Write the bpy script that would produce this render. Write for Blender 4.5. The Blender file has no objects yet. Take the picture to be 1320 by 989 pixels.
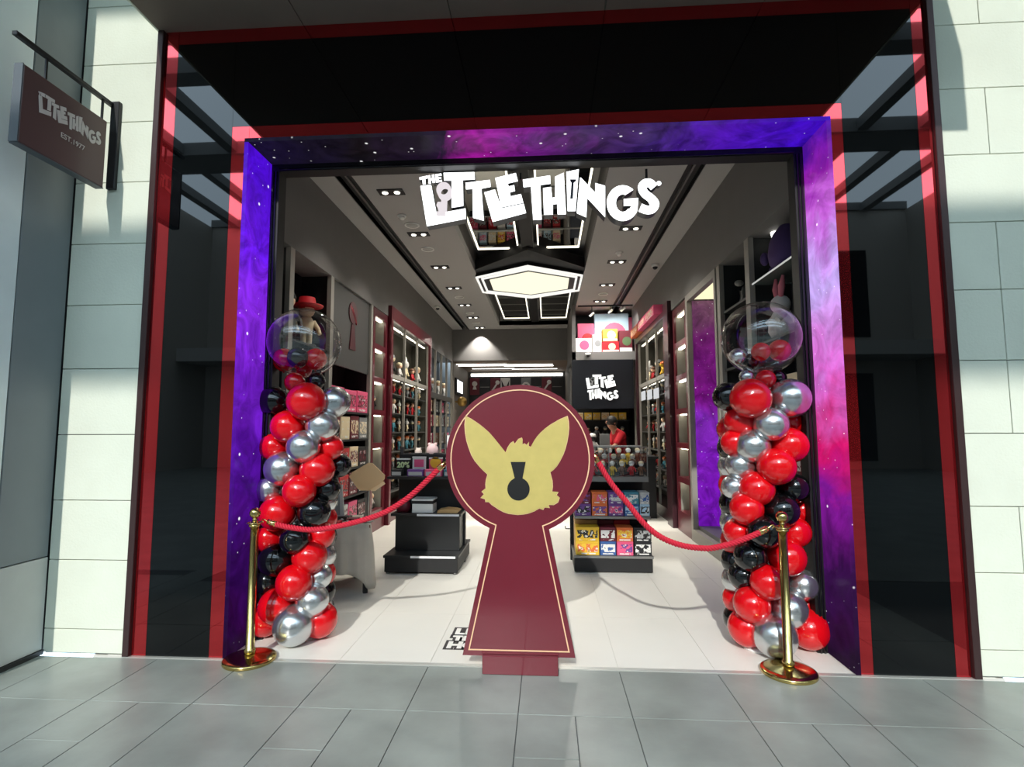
import bpy, math, random
from mathutils import Vector, Matrix
random.seed(7)
S = bpy.context.scene
COL = S.collection

# ------------------------------------------------------------------ camera
FPX, PW, PH = 688.94, 1320.0, 989.0
YAW, PITCH, ROLL = 0.0638025, 0.0858337, -0.0018471
EYE = Vector((0, 0, 1.5))
def cam_axes():
    cy, sy, cp, sp = math.cos(YAW), math.sin(YAW), math.cos(PITCH), math.sin(PITCH)
    fwd = Vector((-sy*cp, cy*cp, sp)); right = Vector((cy, sy, 0)); up = right.cross(fwd)
    c, s = math.cos(ROLL), math.sin(ROLL)
    return c*right + s*up, -s*right + c*up, fwd
RT, UP, FW = cam_axes()
cd = bpy.data.cameras.new('camera'); cam = bpy.data.objects.new('camera', cd); COL.objects.link(cam)
cd.sensor_fit = 'HORIZONTAL'; cd.sensor_width = 36.0; cd.lens = 36.0*FPX/PW; cd.clip_start = 0.05; cd.clip_end = 200
m = Matrix.Identity(4)
for i in range(3):
    m[i][0], m[i][1], m[i][2], m[i][3] = RT[i], UP[i], -FW[i], EYE[i]
cam.matrix_world = m
S.camera = cam
def at(px, py, **k):
    """a point of the place: photo pixel -> ray, cut with a plane X=, Y= or Z= of known distance"""
    d = FW + RT*((px-PW/2)/FPX) - UP*((py-PH/2)/FPX)
    ax, v = list(k.items())[0]; i = 'XYZ'.index(ax)
    return EYE + d*((v-EYE[i])/d[i])

# ------------------------------------------------------------------ sky, sun, exposure
w = bpy.data.worlds.new('sky'); S.world = w; w.use_nodes = True
bg = w.node_tree.nodes['Background']; bg.inputs[0].default_value = (0.64, 0.84, 1.0, 1); bg.inputs[1].default_value = 4.6
sl = bpy.data.lights.new('sun', 'SUN'); so = bpy.data.objects.new('sun', sl); COL.objects.link(so)
sl.energy = 3.3; sl.angle = math.radians(0.7); sl.color = (1.0, 0.98, 0.92)
SUND = Vector((0.11, 1.0, -0.635)); so.rotation_euler = SUND.to_track_quat('-Z', 'Y').to_euler(); so.location = (-2, -10, 14)
S.view_settings.view_transform = 'Standard'; S.view_settings.look = 'None'
S.view_settings.exposure = 0.0; S.view_settings.gamma = 1.0; S.view_settings.use_curve_mapping = False

# ------------------------------------------------------------------ materials
MATS = {}
def s2l(c): 
    return tuple(((x/255)/12.92 if x/255 <= .04045 else ((x/255+.055)/1.055)**2.4) for x in c)
def mat(name, rgb, rough=.5, metal=0., emit=0., ior=1.5, coat=0., bump=0., bscale=30., var=0., vscale=4., trans=0.):
    """principled material; rgb is 0-255 sRGB albedo"""
    if name in MATS: return MATS[name]
    M = bpy.data.materials.new(name); M.use_nodes = True; nt = M.node_tree; b = nt.nodes['Principled BSDF']
    c = (*s2l(rgb), 1)
    b.inputs['Base Color'].default_value = c; b.inputs['Roughness'].default_value = rough
    b.inputs['Metallic'].default_value = metal; b.inputs['IOR'].default_value = ior
    b.inputs['Coat Weight'].default_value = coat; b.inputs['Coat Roughness'].default_value = .03
    if trans: b.inputs['Transmission Weight'].default_value = trans
    if emit: b.inputs['Emission Color'].default_value = c; b.inputs['Emission Strength'].default_value = emit
    if var or bump:
        g = nt.nodes.new('ShaderNodeNewGeometry')
        n = nt.nodes.new('ShaderNodeTexNoise'); n.inputs['Scale'].default_value = vscale; n.inputs['Detail'].default_value = 6
        nt.links.new(g.outputs['Position'], n.inputs['Vector'])
        if var:
            r = nt.nodes.new('ShaderNodeValToRGB')
            r.color_ramp.elements[0].position = .3; r.color_ramp.elements[1].position = .7
            r.color_ramp.elements[0].color = (*[x*(1-var) for x in c[:3]], 1)
            r.color_ramp.elements[1].color = (*[min(1, x*(1+var)) for x in c[:3]], 1)
            nt.links.new(n.outputs['Fac'], r.inputs[0]); nt.links.new(r.outputs[0], b.inputs['Base Color'])
        if bump:
            n2 = nt.nodes.new('ShaderNodeTexNoise'); n2.inputs['Scale'].default_value = bscale
            nt.links.new(g.outputs['Position'], n2.inputs['Vector'])
            bp = nt.nodes.new('ShaderNodeBump'); bp.inputs['Strength'].default_value = bump; bp.inputs['Distance'].default_value = .01
            nt.links.new(n2.outputs['Fac'], bp.inputs['Height']); nt.links.new(bp.outputs[0], b.inputs['Normal'])
    MATS[name] = M; return M
def glow(name, rgb, strength):
    if name in MATS: return MATS[name]
    M = bpy.data.materials.new(name); M.use_nodes = True; nt = M.node_tree; nt.nodes.clear()
    e = nt.nodes.new('ShaderNodeEmission'); e.inputs[0].default_value = (*s2l(rgb), 1); e.inputs[1].default_value = strength
    o = nt.nodes.new('ShaderNodeOutputMaterial'); nt.links.new(e.outputs[0], o.inputs[0]); MATS[name] = M; return M
def thin_glass(name, tint=(1, 1, 1), ior=1.45, rough=0.0, gain=1.0):
    if name in MATS: return MATS[name]
    M = bpy.data.materials.new(name); M.use_nodes = True; nt = M.node_tree; nt.nodes.clear()
    t = nt.nodes.new('ShaderNodeBsdfTransparent'); t.inputs[0].default_value = (*tint, 1)
    g = nt.nodes.new('ShaderNodeBsdfGlossy'); g.inputs['Roughness'].default_value = rough
    f = nt.nodes.new('ShaderNodeLayerWeight'); f.inputs[0].default_value = .5
    pw = nt.nodes.new('ShaderNodeMath'); pw.operation = 'POWER'; pw.inputs[1].default_value = 3.5; nt.links.new(f.outputs['Facing'], pw.inputs[0])
    mm = nt.nodes.new('ShaderNodeMath'); mm.operation = 'MULTIPLY_ADD'; mm.inputs[1].default_value = .5*gain; mm.inputs[2].default_value = .045*gain; mm.use_clamp = True
    x = nt.nodes.new('ShaderNodeMixShader'); o = nt.nodes.new('ShaderNodeOutputMaterial')
    nt.links.new(pw.outputs[0], mm.inputs[0]); nt.links.new(mm.outputs[0], x.inputs[0])
    nt.links.new(t.outputs[0], x.inputs[1]); nt.links.new(g.outputs[0], x.inputs[2]); nt.links.new(x.outputs[0], o.inputs[0])
    MATS[name] = M; return M
def galaxy(name, axis, stops, strength=1.0, star=9.0, cloud=.55):
    """printed/lit galaxy picture: colour stops along one world axis, cloud wisps and stars"""
    M = bpy.data.materials.new(name); M.use_nodes = True; nt = M.node_tree; nt.nodes.clear(); L = nt.links.new
    N = nt.nodes.new
    g = N('ShaderNodeNewGeometry'); sp = N('ShaderNodeSeparateXYZ'); L(g.outputs['Position'], sp.inputs[0])
    wn = N('ShaderNodeTexNoise'); wn.inputs['Scale'].default_value = 1.7; wn.inputs['Detail'].default_value = 8; wn.inputs['Distortion'].default_value = 1.4
    L(g.outputs['Position'], wn.inputs['Vector'])
    mr = N('ShaderNodeMapRange'); lo, hi = stops[0][0], stops[-1][0]
    mr.inputs[1].default_value = lo; mr.inputs[2].default_value = hi
    L(sp.outputs['XYZ'.index(axis)], mr.inputs[0])
    ad = N('ShaderNodeMath'); ad.operation = 'MULTIPLY_ADD'; ad.inputs[1].default_value = .30
    sb = N('ShaderNodeMath'); sb.operation = 'SUBTRACT'; sb.inputs[1].default_value = .5; L(wn.outputs['Fac'], sb.inputs[0])
    L(sb.outputs[0], ad.inputs[0]); L(mr.outputs[0], ad.inputs[2])
    r = N('ShaderNodeValToRGB'); L(ad.outputs[0], r.inputs[0]); el = r.color_ramp.elements
    for i, (p, c) in enumerate(stops):
        q = (p-lo)/(hi-lo)
        e = el[i] if i < 2 else el.new(q)
        e.position = q; e.color = (*s2l(c), 1)
    # wisps
    w2 = N('ShaderNodeTexNoise'); w2.inputs['Scale'].default_value = 3.2; w2.inputs['Detail'].default_value = 10; w2.inputs['Roughness'].default_value = .62; w2.inputs['Distortion'].default_value = 2.0
    L(g.outputs['Position'], w2.inputs['Vector'])
    wr = N('ShaderNodeMapRange'); wr.inputs[1].default_value = .35; wr.inputs[2].default_value = .72; wr.inputs[3].default_value = 1-cloud; wr.inputs[4].default_value = 1+cloud
    L(w2.outputs['Fac'], wr.inputs[0])
    mx = N('ShaderNodeVectorMath'); mx.operation = 'SCALE'; L(r.outputs[0], mx.inputs[0]); L(wr.outputs[0], mx.inputs['Scale'])
    # stars: two sizes of voronoi cells
    tot = mx.outputs[0]
    for sc, rad, st in ((star, .085, 1.0), (star*2.2, .08, .7)):
        v = N('ShaderNodeTexVoronoi'); v.inputs['Scale'].default_value = sc; L(g.outputs['Position'], v.inputs['Vector'])
        lt = N('ShaderNodeMapRange'); lt.inputs[1].default_value = rad; lt.inputs[2].default_value = rad*.45; lt.inputs[3].default_value = 0; lt.inputs[4].default_value = st
        L(v.outputs['Distance'], lt.inputs[0])
        cb = N('ShaderNodeCombineXYZ'); [L(lt.outputs[0], cb.inputs[i]) for i in range(3)]
        a2 = N('ShaderNodeVectorMath'); a2.operation = 'ADD'; L(tot, a2.inputs[0]); L(cb.outputs[0], a2.inputs[1]); tot = a2.outputs[0]
    e = N('ShaderNodeEmission'); L(tot, e.inputs[0]); e.inputs[1].default_value = strength
    o = N('ShaderNodeOutputMaterial')
    gl = N('ShaderNodeBsdfGlossy'); gl.inputs['Roughness'].default_value = .3
    x = N('ShaderNodeMixShader'); x.inputs[0].default_value = .012; L(e.outputs[0], x.inputs[1]); L(gl.outputs[0], x.inputs[2]); L(x.outputs[0], o.inputs[0])
    MATS[name] = M; return M

stone = mat('limestone', (216, 220, 204), .75, var=.045, vscale=2.2, bump=.15, bscale=60)
stone_joint = mat('stone_joint', (120, 122, 116), .9)
tile_m = mat('grey_floor_tile', (140, 146, 141), .34, var=.22, vscale=2.2, bump=.05)
joint_m = mat('floor_joint', (88, 92, 92), .8)
shopfl = mat('white_floor_tile', (226, 223, 214), .42, var=.03, vscale=1.5)
shopjoint = mat('white_tile_joint', (208, 204, 195), .7)
wallg = mat('charcoal_paint', (114, 112, 110), .7, var=.03)
ceilg = mat('grey_ceiling_paint', (172, 170, 168), .8)
blackm = mat('matte_black', (20, 20, 22), .55)
blackg = mat('black_glass', (3, 4, 5), .015, ior=1.47)
redg = mat('red_mirror_glass', (200, 42, 48), .02, metal=.88, coat=.7)
trimm = mat('dark_trim', (70, 52, 52), .35, metal=.4)
maroon = mat('maroon_lacquer', (96, 22, 36), .35, coat=.3)
maroon_sign = mat('maroon_board', (104, 22, 38), .34, coat=.3, var=.04)
goldflat = mat('gold_print', (196, 178, 104), .38, metal=.15, var=.05, vscale=14)
goldline = mat('pale_gold_line', (232, 190, 150), .4)
brass = mat('polished_brass', (206, 182, 116), .16, metal=1.0)
steel = mat('grey_metal', (134, 134, 132), .4, metal=.7)
greypost = mat('light_grey_post', (150, 146, 138), .5, metal=.2)
white = mat('white_plastic', (232, 232, 228), .5)
redrope = mat('red_rope', (196, 26, 52), .75)
b_red = mat('red_latex', (204, 8, 18), .16, coat=.5, ior=1.5)
b_blk = mat('black_latex', (10, 12, 14), .12, coat=.4)
b_sil = mat('silver_latex', (205, 208, 210), .24, metal=.92)
whiteglow = glow('white_light', (255, 252, 244), 2.2)
letterglow = glow('letter_light', (250, 253, 255), 2.4)
cream = glow('cream_light_panel', (254, 248, 218), 1.15)
striplight = glow('strip_light', (255, 248, 226), 2.4)

# ------------------------------------------------------------------ mesh helpers
class MB:
    def __init__(s): s.v = []; s.f = []; s.m = []; s.sm = []
    def add(s, vs, fs, mi=0, smooth=False):
        o = len(s.v); s.v += [tuple(x) for x in vs]
        for f in fs: s.f.append([o+i for i in f]); s.m.append(mi); s.sm.append(smooth)
        return s
    def box(s, x0, x1, y0, y1, z0, z1, mi=0, bev=0.):
        x0, x1 = sorted((x0, x1)); y0, y1 = sorted((y0, y1)); z0, z1 = sorted((z0, z1))
        if bev <= 0:
            v = [(x, y, z) for z in (z0, z1) for x, y in ((x0, y0), (x1, y0), (x1, y1), (x0, y1))]
            return s.add(v, [(3, 2, 1, 0), (4, 5, 6, 7), (0, 1, 5, 4), (1, 2, 6, 5), (2, 3, 7, 6), (3, 0, 4, 7)], mi)
        b = min(bev, (x1-x0)/2.01, (y1-y0)/2.01, (z1-z0)/2.01)
        # chamfered box: 24 verts
        V = []; idx = {}
        for ix, X in enumerate((x0, x1)):
            for iy, Y in enumerate((y0, y1)):
                for iz, Z in enumerate((z0, z1)):
                    sx, sy, sz = (1-2*ix)*b, (1-2*iy)*b, (1-2*iz)*b
                    for k, p in enumerate(((X, Y+sy, Z+sz), (X+sx, Y, Z+sz), (X+sx, Y+sy, Z))):
                        idx[ix, iy, iz, k] = len(V); V.append(p)
        I = lambda *a: idx[a]
        F = []
        F += [(I(0,0,0,0), I(0,0,1,0), I(0,1,1,0), I(0,1,0,0)), (I(1,0,0,0), I(1,1,0,0), I(1,1,1,0), I(1,0,1,0))]
        F += [(I(0,0,0,1), I(1,0,0,1), I(1,0,1,1), I(0,0,1,1)), (I(0,1,0,1), I(0,1,1,1), I(1,1,1,1), I(1,1,0,1))]
        F += [(I(0,0,0,2), I(0,1,0,2), I(1,1,0,2), I(1,0,0,2)), (I(0,0,1,2), I(1,0,1,2), I(1,1,1,2), I(0,1,1,2))]
        for a in (0, 1):
            for c in (0, 1):
                F.append((I(a,c,0,0), I(a,c,1,0), I(a,c,1,1), I(a,c,0,1)))
                F.append((I(a,0,c,0), I(a,1,c,0), I(a,1,c,2), I(a,0,c,2)))
                F.append((I(0,a,c,1), I(1,a,c,1), I(1,a,c,2), I(0,a,c,2)))
                for e in (0, 1): F.append((I(a,c,e,0), I(a,c,e,1), I(a,c,e,2)))
        ce = Vector(((x0+x1)/2, (y0+y1)/2, (z0+z1)/2)); G = []
        for f in F:
            p = [Vector(V[i]) for i in f]; n = (p[1]-p[0]).cross(p[2]-p[0]); c = sum(p, Vector())/len(p)
            G.append(f if n.dot(c-ce) > 0 else tuple(reversed(f)))
        return s.add(V, G, mi)
    def prism(s, poly, fn, w0, w1, mi=0, side=None):
        """poly [(u,v)] extruded from w0 (front) to w1 (back) through fn(u,v,w)->xyz"""
        a = sum(poly[i][0]*poly[(i+1) % len(poly)][1]-poly[(i+1) % len(poly)][0]*poly[i][1] for i in range(len(poly)))
        if a < 0: poly = poly[::-1]
        n = len(poly)
        s.add([fn(u, v, w0) for u, v in poly], [tuple(range(n))], mi)
        s.add([fn(u, v, w1) for u, v in poly], [tuple(reversed(range(n)))], mi if side is None else side)
        s.add([fn(u, v, w0) for u, v in poly]+[fn(u, v, w1) for u, v in poly],
              [(i, i+n, (i+1) % n+n, (i+1) % n) for i in range(n)], mi if side is None else side)
        return s
    def ring(s, outer, inner, fn, w0, w1, mi=0):
        n = len(outer); P = [fn(u, v, w) for w in (w0, w1) for q in (outer, inner) for u, v in q]
        F = []
        for i in range(n):
            j = (i+1) % n
            F += [(i, j, n+j, n+i), (2*n+j, 2*n+i, 3*n+i, 3*n+j), (j, i, 2*n+i, 2*n+j), (n+i, n+j, 3*n+j, 3*n+i)]
        return s.add(P, F, mi)
    def tube(s, path, r, n=8, mi=0, cap=True):
        path = [Vector(p) for p in path]; k = len(path); rs = r if isinstance(r, (list, tuple)) else [r]*k
        V = []; t0 = (path[1]-path[0]).normalized()
        a = t0.orthogonal().normalized()
        for i, p in enumerate(path):
            t = (path[min(i+1, k-1)]-path[max(i-1, 0)]).normalized()
            a = (a-t*a.dot(t)).normalized(); b = t.cross(a)
            for j in range(n):
                q = 2*math.pi*j/n; V.append(p+(a*math.cos(q)+b*math.sin(q))*rs[i])
        F = [(i*n+j, i*n+(j+1) % n, (i+1)*n+(j+1) % n, (i+1)*n+j) for i in range(k-1) for j in range(n)]
        s.add(V, F, mi, True)
        if cap: s.add(V[:n], [tuple(reversed(range(n)))], mi); s.add(V[-n:], [tuple(range(n))], mi)
        return s
    def lathe(s, prof, c=(0, 0, 0), n=20, mi=0, sx=1., sy=1., smooth=True):
        V = []; c = Vector(c)
        for r, z in prof:
            for j in range(n):
                q = 2*math.pi*j/n; V.append((c.x+r*sx*math.cos(q), c.y+r*sy*math.sin(q), c.z+z))
        F = [(i*n+j, i*n+(j+1) % n, (i+1)*n+(j+1) % n, (i+1)*n+j) for i in range(len(prof)-1) for j in range(n)]
        if prof[0][0] > 1e-6: F.append(tuple(reversed(range(n))))
        if prof[-1][0] > 1e-6: F.append(tuple((len(prof)-1)*n+j for j in range(n)))
        return s.add(V, F, mi, smooth)
    def ball(s, c, r, n=16, mi=0, sx=1., sy=1., sz=1.):
        k = max(6, n//2); pr = [(r*math.sin(math.pi*i/k), -r*sz*math.cos(math.pi*i/k)) for i in range(k+1)]
        return s.lathe(pr, c, n, mi, sx, sy)
    def xform(s, fn): s.v = [tuple(fn(*p)) for p in s.v]; return s
WL = {}
def wloc(o): return WL.get(o.name, Vector(o.location))
def mesh_of(mb, name, mats):
    me = bpy.data.meshes.new(name); me.from_pydata(mb.v, [], mb.f)
    for M in mats: me.materials.append(M)
    me.polygons.foreach_set('material_index', mb.m); me.polygons.foreach_set('use_smooth', mb.sm); me.update()
    return me
def obj(name, mb, mats, parent=None, org=None):
    """link a mesh built in world coordinates; its origin goes to the bottom centre"""
    if not isinstance(mats, (list, tuple)): mats = [mats]
    if org is None:
        xs, ys, zs = zip(*mb.v); org = ((min(xs)+max(xs))/2, (min(ys)+max(ys))/2, min(zs))
    org = Vector(org); mb.v = [(x-org.x, y-org.y, z-org.z) for x, y, z in mb.v]
    o = bpy.data.objects.new(name, mesh_of(mb, name, mats)); COL.objects.link(o)
    o.location = org - (wloc(parent) if parent else Vector()); o.parent = parent; WL[o.name] = org
    return o
def put(name, me, loc, parent=None, rz=0., sc=1.):
    """link an object that shares mesh data"""
    o = bpy.data.objects.new(name, me); COL.objects.link(o); loc = Vector(loc)
    o.location = loc - (wloc(parent) if parent else Vector()); o.parent = parent; o.rotation_euler = (0, 0, rz)
    o.scale = (sc, sc, sc) if not isinstance(sc, tuple) else sc; WL[o.name] = loc
    return o
def tag(o, label, cat, group=None):
    o['label'] = label; o['category'] = cat
    if group: o['group'] = group
    return o
def thing(name, label, cat, loc, group=None):
    o = bpy.data.objects.new(name, None); COL.objects.link(o); o.location = loc; o.empty_display_size = .1; WL[o.name] = Vector(loc)
    return tag(o, label, cat, group)
def struct(o, label=None):
    o['kind'] = 'structure'
    if label: o['label'] = label
    return o
def B(*a, **k): return MB().box(*a, **k)
XZ = lambda Y=0: (lambda u, v, w: (u, w, v))
def circ(cx, cy, r, n=40, a0=0., a1=360., ry=None):
    k = n if a1-a0 >= 360 else n+1
    return [(cx+r*math.cos(math.radians(a0+(a1-a0)*i/n)), cy+(ry or r)*math.sin(math.radians(a0+(a1-a0)*i/n))) for i in range(k)]
def ribbon(pts, wd):
    """thick polyline -> polygon"""
    P = [Vector(p) for p in pts]; L = []; R = []
    for i, p in enumerate(P):
        t = (P[min(i+1, len(P)-1)]-P[max(i-1, 0)]).normalized(); n = Vector((-t.y, t.x))
        k = wd[i] if isinstance(wd, (list, tuple)) else wd
        L.append(tuple(p+n*k/2)); R.append(tuple(p-n*k/2))
    return L+R[::-1]
def smooth(pts, n=6):
    out = []; P = [Vector(p) for p in pts]
    for i in range(len(P)-1):
        p0, p1, p2, p3 = P[max(i-1, 0)], P[i], P[i+1], P[min(i+2, len(P)-1)]
        for j in range(n):
            t = j/n; out.append(.5*((2*p1)+(p2-p0)*t+(2*p0-5*p1+4*p2-p3)*t*t+(3*p1-p0-3*p2+p3)*t**3))
    out.append(P[-1]); return out
# ------------------------------------------------------------------ the mall outside the shop
Y0 = 3.535                     # plane of the shop front
ZC = 4.24                      # shop ceiling
XL, XR = -2.55, 1.97           # faces of the shop's side walls
# mall floor: slab + tiles
fl = struct(obj('floor', B(-14, 14, -14, Y0-.02, -.12, -.006), joint_m), 'grey stone tiles of the mall walkway')
TG = .0022
def tile(parent, x0, x1, y0, y1, M, name='tile', h=.006):
    return obj(name, B(x0+TG, x1-TG, y0+TG, y1-TG, -h, 0.0, bev=.0012), M, parent)
xs = [-1.96+.6*i for i in range(-4, 9)]
for i in range(len(xs)-1):
    x0, x1 = xs[i], xs[i+1]
    tile(fl, x0, x1, 2.96, Y0-.03, tile_m)
    if (i % 2) == 1:
        mid = x0+.3
        tile(fl, x0, mid, 2.585, 2.96, tile_m); tile(fl, x0, mid, 1.4, 2.585, tile_m)
        tile(fl, mid, x1, 1.8, 2.96, tile_m)
    else:
        tile(fl, x0, x1, 1.8 if i % 4 else 1.6, 2.96, tile_m)
far_tiles = MB()
far_tiles.box(-14, 14, -14, 1.4, -.006, 0.0)
obj('distant_tiling', far_tiles, tile_m, fl)['kind'] = 'stuff'
struct(obj('trim_1', B(-2.82, 2.6, Y0-.028, Y0+.012, -.06, .003, bev=.001), mat('threshold_strip', (205, 206, 200), .35, metal=.5)), 'pale metal threshold strip across the shop entrance')

# stone front wall, left and right pier, each with its cladding slabs
ROWS = [.0, .165, .62, 1.02, 1.47, 1.93, 2.385, 2.83, 3.285, 3.74, 4.19, 4.65, 5.1, 5.55]
wl = struct(obj('wall_front_left', B(-3.40, -2.80, Y0+.02, Y0+.5, 0, 9.6), stone_joint), 'pale stone pier left of the red and black surround')
wr = struct(obj('wall_front_right', B(2.595, 12, Y0+.02, Y0+.5, 0, 9.6), stone_joint), 'pale stone wall right of the red and black surround')
G2 = .0025
for i in range(len(ROWS)-1):
    z0, z1 = ROWS[i]+G2, ROWS[i+1]-G2
    obj('stone_slab', B(-3.40, -2.818, Y0, Y0+.03, z0 if i else .012, z1, bev=.002), stone, wl)
    js = [2.596, 2.9, 4.1, 5.3, 6.5] if i % 2 == 0 else [2.596, 3.5, 4.7, 5.9, 7.1]
    if i in (2, 4, 6): js = [2.596, 3.5, 4.7, 5.9, 7.1]
    if i in (1, 3, 5, 7, 9): js = [2.596, 3.5, 4.7, 5.9, 7.1]
    if i in (10, 8, 6, 5, 4, 2): js = [2.596, 2.9, 4.1, 5.3, 6.5]
    for k in range(len(js)-1):
        obj('stone_slab', B(js[k]+G2, js[k+1]-G2, Y0, Y0+.03, z0 if i else .012, z1, bev=.002), stone, wr)
upper = struct(obj('wall_front_upper', B(-3.4, 12, Y0+.02, Y0+.5, 4.95, 10.0), stone_joint), 'stone wall above the canopy')
obj('upper_cladding', B(-3.4, 2.59, Y0, Y0+.03, 4.96, 10.0), stone, upper)
obj('upper_cladding', B(2.6, 12, Y0, Y0+.03, 5.56, 10.0), stone, upper)
# canopy over the portal: stone clad, its underside seen at the top of the view
cn = struct(obj('canopy', B(-2.815, 2.592, 2.02, Y0+.03, 4.44, 4.95), stone_joint), 'stone canopy over the shop entrance')
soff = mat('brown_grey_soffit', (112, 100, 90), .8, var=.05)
for k in range(5):
    x0 = -2.815+k*5.407/5
    obj('soffit_slab', B(x0+.003, x0+5.407/5-.003, 2.035, Y0+.0, 4.42, 4.445, bev=.002), soff, cn)
obj('canopy_face', B(-2.815, 2.592, 2.005, 2.022, 4.42, 4.95), stone, cn)
for X in (-2.83, 2.592): obj('canopy_cheek', B(X, X+.015, 2.005, Y0, 4.42, 4.95), stone, cn)

# neighbouring pier that turns towards the viewer on the far left
wp = struct(obj('wall_left', B(-3.9, -3.43, 2.86, Y0+.3, 0, 9.6), blackm), 'side of the neighbouring pier, grey panels above a lighter plinth')
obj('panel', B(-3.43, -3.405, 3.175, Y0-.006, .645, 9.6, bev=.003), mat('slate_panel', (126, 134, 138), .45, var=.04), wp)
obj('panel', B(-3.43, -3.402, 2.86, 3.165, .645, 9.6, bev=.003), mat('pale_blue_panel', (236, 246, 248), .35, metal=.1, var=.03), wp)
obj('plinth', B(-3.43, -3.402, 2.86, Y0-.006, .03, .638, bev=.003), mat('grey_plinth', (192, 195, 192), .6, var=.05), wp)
obj('skirting', B(-3.43, -3.388, 2.86, Y0-.006, 0, .03), blackm, wp)

# portal surround: flat frame of black and red back-painted glass
pf = struct(obj('trim_2', MB().box(-2.80, -2.14, Y0+.03, Y0+.3, 0, 4.42).box(1.908, 2.58, Y0+.03, Y0+.3, 0, 4.42).box(-2.14, 1.908, Y0+.03, Y0+.3, 3.58, 4.42), blackm), 'wide black and red glass surround of the shop entrance')
def glasspane(x0, x1, z0, z1, M, nm): return obj(nm, B(x0+.0008, x1-.0008, Y0-.002, Y0+.032, z0+.0008, z1-.0008), M, pf)
glasspane(-2.772, -2.672, .004, 4.42, redg, 'red_glass_strip'); glasspane(-2.672, -2.235, .004, 4.318, blackg, 'black_glass_panel'); glasspane(-2.235, -2.107, .004, 3.67, redg, 'red_glass_strip')
glasspane(1.875, 1.982, .004, 3.67, redg, 'red_glass_strip'); glasspane(1.982, 2.462, .004, 4.318, blackg, 'black_glass_panel'); glasspane(2.462, 2.548, .004, 4.42, redg, 'red_glass_strip')
glasspane(-2.235, 1.982, 3.67, 4.318, blackg, 'black_glass_panel'); glasspane(-2.672, 2.462, 4.318, 4.42, redg, 'red_glass_strip'); glasspane(-2.107, 1.875, 3.552, 3.67, redg, 'red_glass_strip')
for x0, x1 in ((-2.818, -2.774), (2.55, 2.594)): obj('edge_trim', B(x0, x1, Y0-.03, Y0+.03, .004, 4.42, bev=.003), trimm, pf)

# galaxy light frame lining the reveal
LT = 3.548; YB = 3.855
lf = thing('galaxy_light_frame', 'glowing purple galaxy picture frame lining the entrance reveal', 'light frame', (-.116, Y0, 0))
gl_l = galaxy('galaxy_left', 'Z', [(0, (34, 4, 44)), (.6, (52, 10, 88)), (1.4, (84, 18, 160)), (2.2, (140, 44, 236)), (2.9, (104, 26, 232)), (3.55, (78, 14, 214))], 1.0, 6, .4)
gl_r = galaxy('galaxy_right', 'Z', [(0, (34, 14, 40)), (.6, (56, 16, 74)), (1.05, (130, 26, 150)), (1.5, (214, 24, 110)), (1.95, (222, 110, 214)), (2.5, (206, 176, 252)), (2.95, (206, 104, 226)), (3.25, (150, 34, 176)), (3.55, (88, 22, 170))], 1.0, 7, .3)
gl_t = galaxy('galaxy_top', 'X', [(-2.1, (26, 18, 50)), (-1.3, (24, 20, 26)), (-.75, (40, 24, 52)), (-.45, (176, 30, 168)), (-.05, (110, 30, 130)), (.35, (70, 40, 96)), (.8, (62, 36, 110)), (1.25, (80, 24, 176)), (1.9, (66, 14, 200))], .85, 6, .5)
obj('light_panel', B(-2.135, -2.107, Y0-.012, YB, .004, LT), gl_l, lf)
obj('light_panel', B(1.875, 1.903, Y0-.012, YB, .004, LT), gl_r, lf)
obj('light_panel', B(-2.135, 1.903, Y0-.012, YB, LT, LT+.028), gl_t, lf)

# black metal frame of the sliding door behind the light frame
dr = struct(obj('door_1', MB().box(-2.107, -2.045, YB, YB+.06, 0, LT).box(1.808, 1.875, YB, YB+.06, 0, LT).box(-2.045, 1.808, YB, YB+.06, LT-.055, LT), mat('frame_black', (9, 9, 10), .5)), 'black metal door frame around the open shop entrance')
for x0, x1 in ((-2.10, -2.085), (-2.075, -2.06), (1.822, 1.836), (1.846, 1.862)):
    obj('shutter_track', B(x0, x1, YB-.012, YB, 0, LT-.055, bev=.002), mat('black_gloss', (14, 14, 17), .2, coat=.3), dr)
obj('shutter_track', B(-2.045, 1.808, YB-.012, YB, LT-.05, LT-.035, bev=.002), MATS['black_gloss'], dr)

# the atrium the shop looks out on: roof with skylight, far wall (seen as reflections in the dark glass)
roofm = mat('atrium_roof', (120, 120, 118), .8)
rf = struct(obj('roof', MB().box(-14, 14, -3.6, Y0+.5, 10.0, 10.3).box(-14, 14, -16, -13.9, 10.0, 10.3), roofm), 'atrium roof with a long skylight')
for yb, wd in ((-4.6, .5), (-8.6, 1.2)): obj('roof_beam', B(-14, 14, yb-wd/2, yb+wd/2, 9.9, 10.3), roofm, rf)
for X in (-12.9, -11.2, -9.5, -7.9, 7.4, 9.0, 10.7, 12.4): obj('roof_beam', B(X-.15, X+.15, -13.9, -3.6, 9.95, 10.25), roofm, rf)
wo = struct(obj('wall_opposite', B(-14, 14, -14.3, -14, 0, 10), mat('atrium_wall', (176, 170, 160), .8)), 'far side of the atrium')
for z0, z1 in ((.3, 3.6), (5.0, 8.4)):
    for k in range(5):
        obj('shop_window', B(-12.6+k*5.2, -8.4+k*5.2, -14, -13.96, z0, z1), mat('dark_shop_window', (20, 22, 26), .1), wo)
obj('gallery_edge', B(-14, 14, -14, -12.2, 4.1, 4.6), mat('atrium_white', (190, 188, 182), .7), wo)
for X in (-14.3, 14): struct(obj('wall_atrium_side', B(X, X+.3, -14, Y0+.3, 0, 10), MATS['atrium_wall']), 'end wall of the atrium')

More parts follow.
